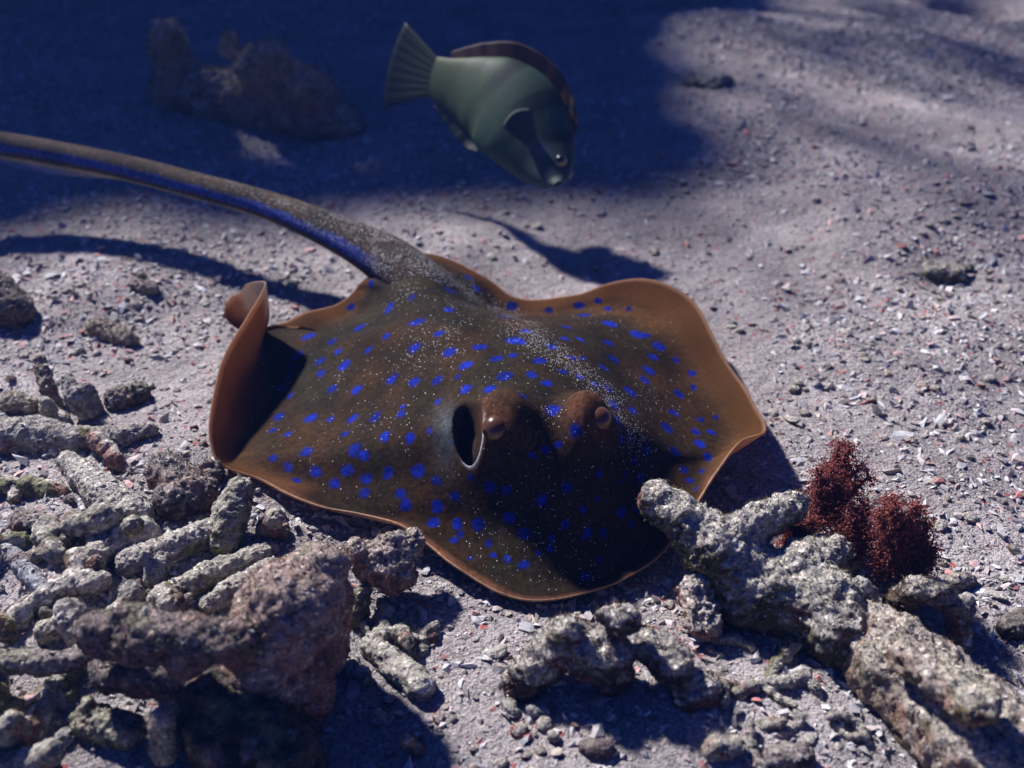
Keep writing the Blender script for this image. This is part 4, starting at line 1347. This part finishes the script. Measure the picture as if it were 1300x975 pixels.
def scatter_things():
    rng = np.random.default_rng(23)
    kinds = []
    for pal in ('grey', 'pale', 'green', 'tan', 'purple', 'pink'):
        for k in range(3):
            kinds.append((pal, ('short', 'forked', 'long')[k], template('branch' if k == 1 else 'plain', pal, 40 + len(kinds), 0.0050, 0.018 + 0.013 * k)))
    words = {'grey': 'grey', 'pale': 'whitish', 'green': 'greenish', 'tan': 'tan', 'purple': 'purplish', 'pink': 'pinkish'}
    heap = [(-20, 585), (120, 575), (200, 600), (260, 655), (330, 690), (300, 740), (250, 780), (100, 860), (90, 990), (-20, 990)]
    heap2 = [(440, 760), (560, 760), (560, 800), (440, 900), (420, 800)]
    right = [(930, 790), (1010, 840), (1150, 930), (1000, 990), (900, 930)]

    kp = np.repeat([0.26, 0.26, 0.16, 0.12, 0.10, 0.10], 3) / 3

    def put(n, poly, lo, hi, lift, where):
        k = 0
        bx = [p[0] for p in poly]
        by = [p[1] for p in poly]
        while k < n:
            px, py = rng.uniform(min(bx), max(bx)), rng.uniform(min(by), max(by))
            if not in_poly(px, py, poly) or in_poly(px, py, RIM_POLY):
                continue
            pal, form, me = kinds[rng.choice(len(kinds), p=kp)]
            s = rng.uniform(lo, hi)
            p = at_ground(px, py, 0.0)
            if any((p[0] - x) ** 2 + (p[1] - y) ** 2 < (0.72 * r) ** 2 for x, y, r in OCCUPIED):
                if rng.random() < 0.8:
                    continue
            o = obj('coral_piece', me, MAT['rock'], loc=(p[0], p[1], ground1(p[0], p[1]) + lift * rng.uniform(0.2, 1.0) + 0.0026 * s))
            o.rotation_euler = (rng.uniform(0, 6.28), rng.uniform(-0.25, 0.25), rng.uniform(0, 6.28))
            o.scale = (s, s, s)
            tag(o, '%s broken %s coral piece lying loose %s' % (form, words[pal], where), 'coral piece', '%s broken %s coral pieces %s' % (form, words[pal], where))
            k += 1
    put(40, heap, 0.35, 1.3, 0.001, 'in the rubble heap')
    put(9, heap2, 0.35, 0.8, 0.0, 'beside the finger of coral')
    put(9, right, 0.3, 0.7, 0.0, 'beside the coral log')
    # crumbs, flakes and pebbles on the open sand
    tmpl = []
    for pal, cnt, what in (('red', 3, 'red'), ('white', 4, 'white'), ('tan', 3, 'tan'), ('grey', 3, 'grey'), ('dark', 2, 'blackish')):
        for k in range(cnt):
            tmpl.append((what, template('plain', pal, 300 + len(tmpl) * 3, 0.0030, 0.0015 + 0.0022 * k)))
    by = {}
    for w, me in tmpl:
        by.setdefault(w, []).append(me)

    marks = [(w, at_z(a, b, 0.0)) for w, a, b in [
        ('the raised tail', 250, 330), ('the folded wing', 240, 440), ('the dark rounded stone', 60, 360), ('the lone brown stone', 150, 420), ('the upright shell fragments', 80, 480),
        ('the stingray back', 600, 320), ('the hovering wrasse', 700, 220), ('the wide flat wing', 960, 430), ('the red algae', 1080, 590), ('the low dark crumble', 1200, 340),
        ('the small far crumble', 900, 100), ('the far sand hollow', 1230, 60), ('the finger of coral', 500, 860), ('the dark knobbly cluster', 760, 900), ('the coral log', 1060, 900),
        ('the small coral arch', 1220, 760), ('the blackish stone', 1280, 690), ('the thick coral limb', 900, 800)]]

    def crumb(what, px, py, s, flat=0.6):
        p = at_ground(px, py, 0.0)
        if any((p[0] - x) ** 2 + (p[1] - y) ** 2 < (r + 0.002) ** 2 for x, y, r in OCCUPIED):
            return False
        o = obj('coral_crumb' if what == 'red' else 'pebble', by[what][rng.integers(len(by[what]))], MAT['rock'],
                loc=(p[0], p[1], ground1(p[0], p[1]) + 0.0008 * s))
        o.rotation_euler = (rng.uniform(-0.4, 0.4), rng.uniform(-0.4, 0.4), rng.uniform(0, 6.28))
        o.scale = (s, s, s * flat)
        near = min(marks, key=lambda m: (m[1][0] - p[0]) ** 2 + (m[1][1] - p[1]) ** 2)[0]
        size = 'tiny' if s < 0.6 else 'small' if s < 0.85 else 'larger'
        word = {'red': 'red coral crumb', 'white': 'white flake', 'tan': 'tan pebble', 'grey': 'grey pebble', 'blackish': 'blackish pebble'}[what]
        tag(o, '%s %s lying loose on the sand near %s' % (size, word, near), 'coral crumb' if what == 'red' else 'pebble', '%s %ss near %s' % (size, word, near))
        return True
    seen_red = [(333, 300), (297, 378), (350, 362), (160, 460), (30, 455), (215, 518), (245, 545), (255, 560), (100, 365), (155, 385), (90, 310), (20, 330),
                (1185, 498), (1105, 505), (1062, 358), (1155, 558), (1125, 478), (1290, 450), (1275, 465), (1065, 115), (1160, 560), (600, 300), (560, 300), (575, 310),
                (830, 460), (1240, 235), (1010, 240), (1110, 175), (925, 210), (955, 415), (1035, 190), (1270, 830), (1275, 885), (1170, 490), (1215, 560), (1250, 580),
                (495, 890), (560, 915), (600, 950), (655, 930), (1250, 490), (1262, 460), (840, 55), (820, 80), (1060, 145), (890, 205)]
    for px, py in seen_red:
        crumb('red', px + rng.uniform(-4, 4), py + rng.uniform(-4, 4), rng.uniform(0.5, 1.05))
    sandy = [(0, 300), (300, 300), (480, 360), (520, 230), (760, 230), (760, 60), (1290, 20), (1300, 960), (1130, 780), (950, 560), (800, 350), (640, 370), (330, 420), (260, 560), (0, 470)]
    for what, n, lo, hi in (('red', 40, 0.35, 0.75), ('white', 75, 0.45, 1.15), ('tan', 30, 0.4, 1.0), ('grey', 45, 0.5, 1.25), ('blackish', 26, 0.4, 1.0)):
        k = 0
        while k < n:
            px, py = rng.uniform(0, 1300), rng.uniform(20, 975)
            ok = (in_poly(px, py, sandy) or (py > 760 and 430 < px < 1050)) and not in_poly(px, py, RIM_POLY)
            if ok and crumb(what, px, py, rng.uniform(lo, hi), rng.uniform(0.35, 0.75)):
                k += 1


scatter_things()

# ------------------------------------------------------------------ loose gravel over the sand
def build_gravel():
    rng = np.random.default_rng(77)

    def spread(n, x0, x1, y0, y1):
        out = []
        tot = 0
        while tot < n:
            x = rng.uniform(x0, x1, n)
            y = rng.uniform(y0, y1, n)
            inview = (np.abs(x) < 0.60 * np.hypot(y, 0.34) + 0.08) & (y > 0.17) & (y < 1.35)
            P = np.stack([x, y, 0 * x], 1)
            patch = sstep(-0.35, 0.4, fbm(P * 9, 3, 31)) * 0.85 + 0.15
            keep = rng.random(n) < np.where(inview, 1.0, 0.12) * patch
            out.append(np.stack([x[keep], y[keep]], 1))
            tot += int(keep.sum())
        return np.concatenate(out)[:n]
    parts = []
    for T, n, mu, sg, hi, tilt in ((FLAKES, 52000, -6.10, 0.40, 0.0050, 0.42), (CHIPS, 110000, -6.95, 0.35, 0.0022, 0.5)):
        q = spread(n, -1.15, 1.15, 0.08, 1.55)
        sz = np.minimum(rng.lognormal(mu, sg, n), hi)
        z = ground(q[:, 0], q[:, 1])
        z += 0.0012 * fbm(np.stack([q[:, 0], q[:, 1], z], 1) * 120, 2, 21)
        pos = np.stack([q[:, 0], q[:, 1], z + sz * 0.10], 1)
        up = np.tile([0.0, 0.0, 1.0], (n, 1))
        parts.append(scatter(T, pos, sz, up, tilt, bit_colours(n, rng), rng))
    off = len(parts[0][0])
    V = np.concatenate([parts[0][0], parts[1][0]])
    F = np.concatenate([parts[0][1], parts[1][1] + off])
    C = np.concatenate([parts[0][2], parts[1][2]])
    o = obj('coral_gravel', mesh_np('coral_gravel', V, [F], C, smooth=False), MAT['bits'])
    tag(o, 'loose pale coral gravel and shell grit covering the sand', 'gravel', kind='stuff')


build_gravel()

# sand stirred up into the water round the ray
def build_motes():
    rng = np.random.default_rng(15)
    n = 190
    P = []
    while len(P) < n:
        px, py = rng.uniform(430, 930), rng.uniform(400, 800)
        d = ray_dir(px, py)
        hit = RAY_TREE.ray_cast(Vector(CAM), Vector(d).normalized())
        q = np.array(hit[0]) if hit[0] is not None else at_ground(px, py)
        P.append(q + np.array([0, 0, 1.0]) * rng.exponential(0.006) + np.array([0, 0, 0.001]))
    P = np.array(P)
    V, F, C = scatter(CHIPS, P, rng.lognormal(-8.35, 0.3, n), np.tile([0, 0, 1.0], (n, 1)), 2.0, np.full((n, 3), 0.6), rng)
    tag(obj('drifting_sand', mesh_np('drifting_sand', V, [F], C, smooth=False), MAT['bits']), 'fine white sand grains drifting in the water round the ray', 'sand grains', kind='stuff')


build_motes()

# ------------------------------------------------------------------ the water itself, as even blue haze
def build_haze():
    x, y, z0, z1 = 18.5, 18.5, -1.6, 1.8
    V = np.array([(sx * x, sy * y, z) for z in (z0, z1) for sx, sy in ((-1, -1), (1, -1), (1, 1), (-1, 1))])
    F = np.array([(3, 2, 1, 0), (4, 5, 6, 7), (0, 1, 5, 4), (1, 2, 6, 5), (2, 3, 7, 6), (3, 0, 4, 7)])
    m = bpy.data.materials.new('sea water haze')
    m.use_nodes = True
    nt = m.node_tree
    nt.nodes.clear()
    out = nt.nodes.new('ShaderNodeOutputMaterial')
    v = nt.nodes.new('ShaderNodeVolumePrincipled')
    v.inputs['Color'].default_value = (0.12, 0.30, 0.95, 1)
    v.inputs['Density'].default_value = 0.035
    v.inputs['Anisotropy'].default_value = 0.3
    nt.links.new(v.outputs[0], out.inputs['Volume'])
    o = obj('haze', mesh_np('haze', V, [F], smooth=False), m)
    tag(o, 'blue sea water filling the whole scene', 'water', kind='stuff')


build_haze()
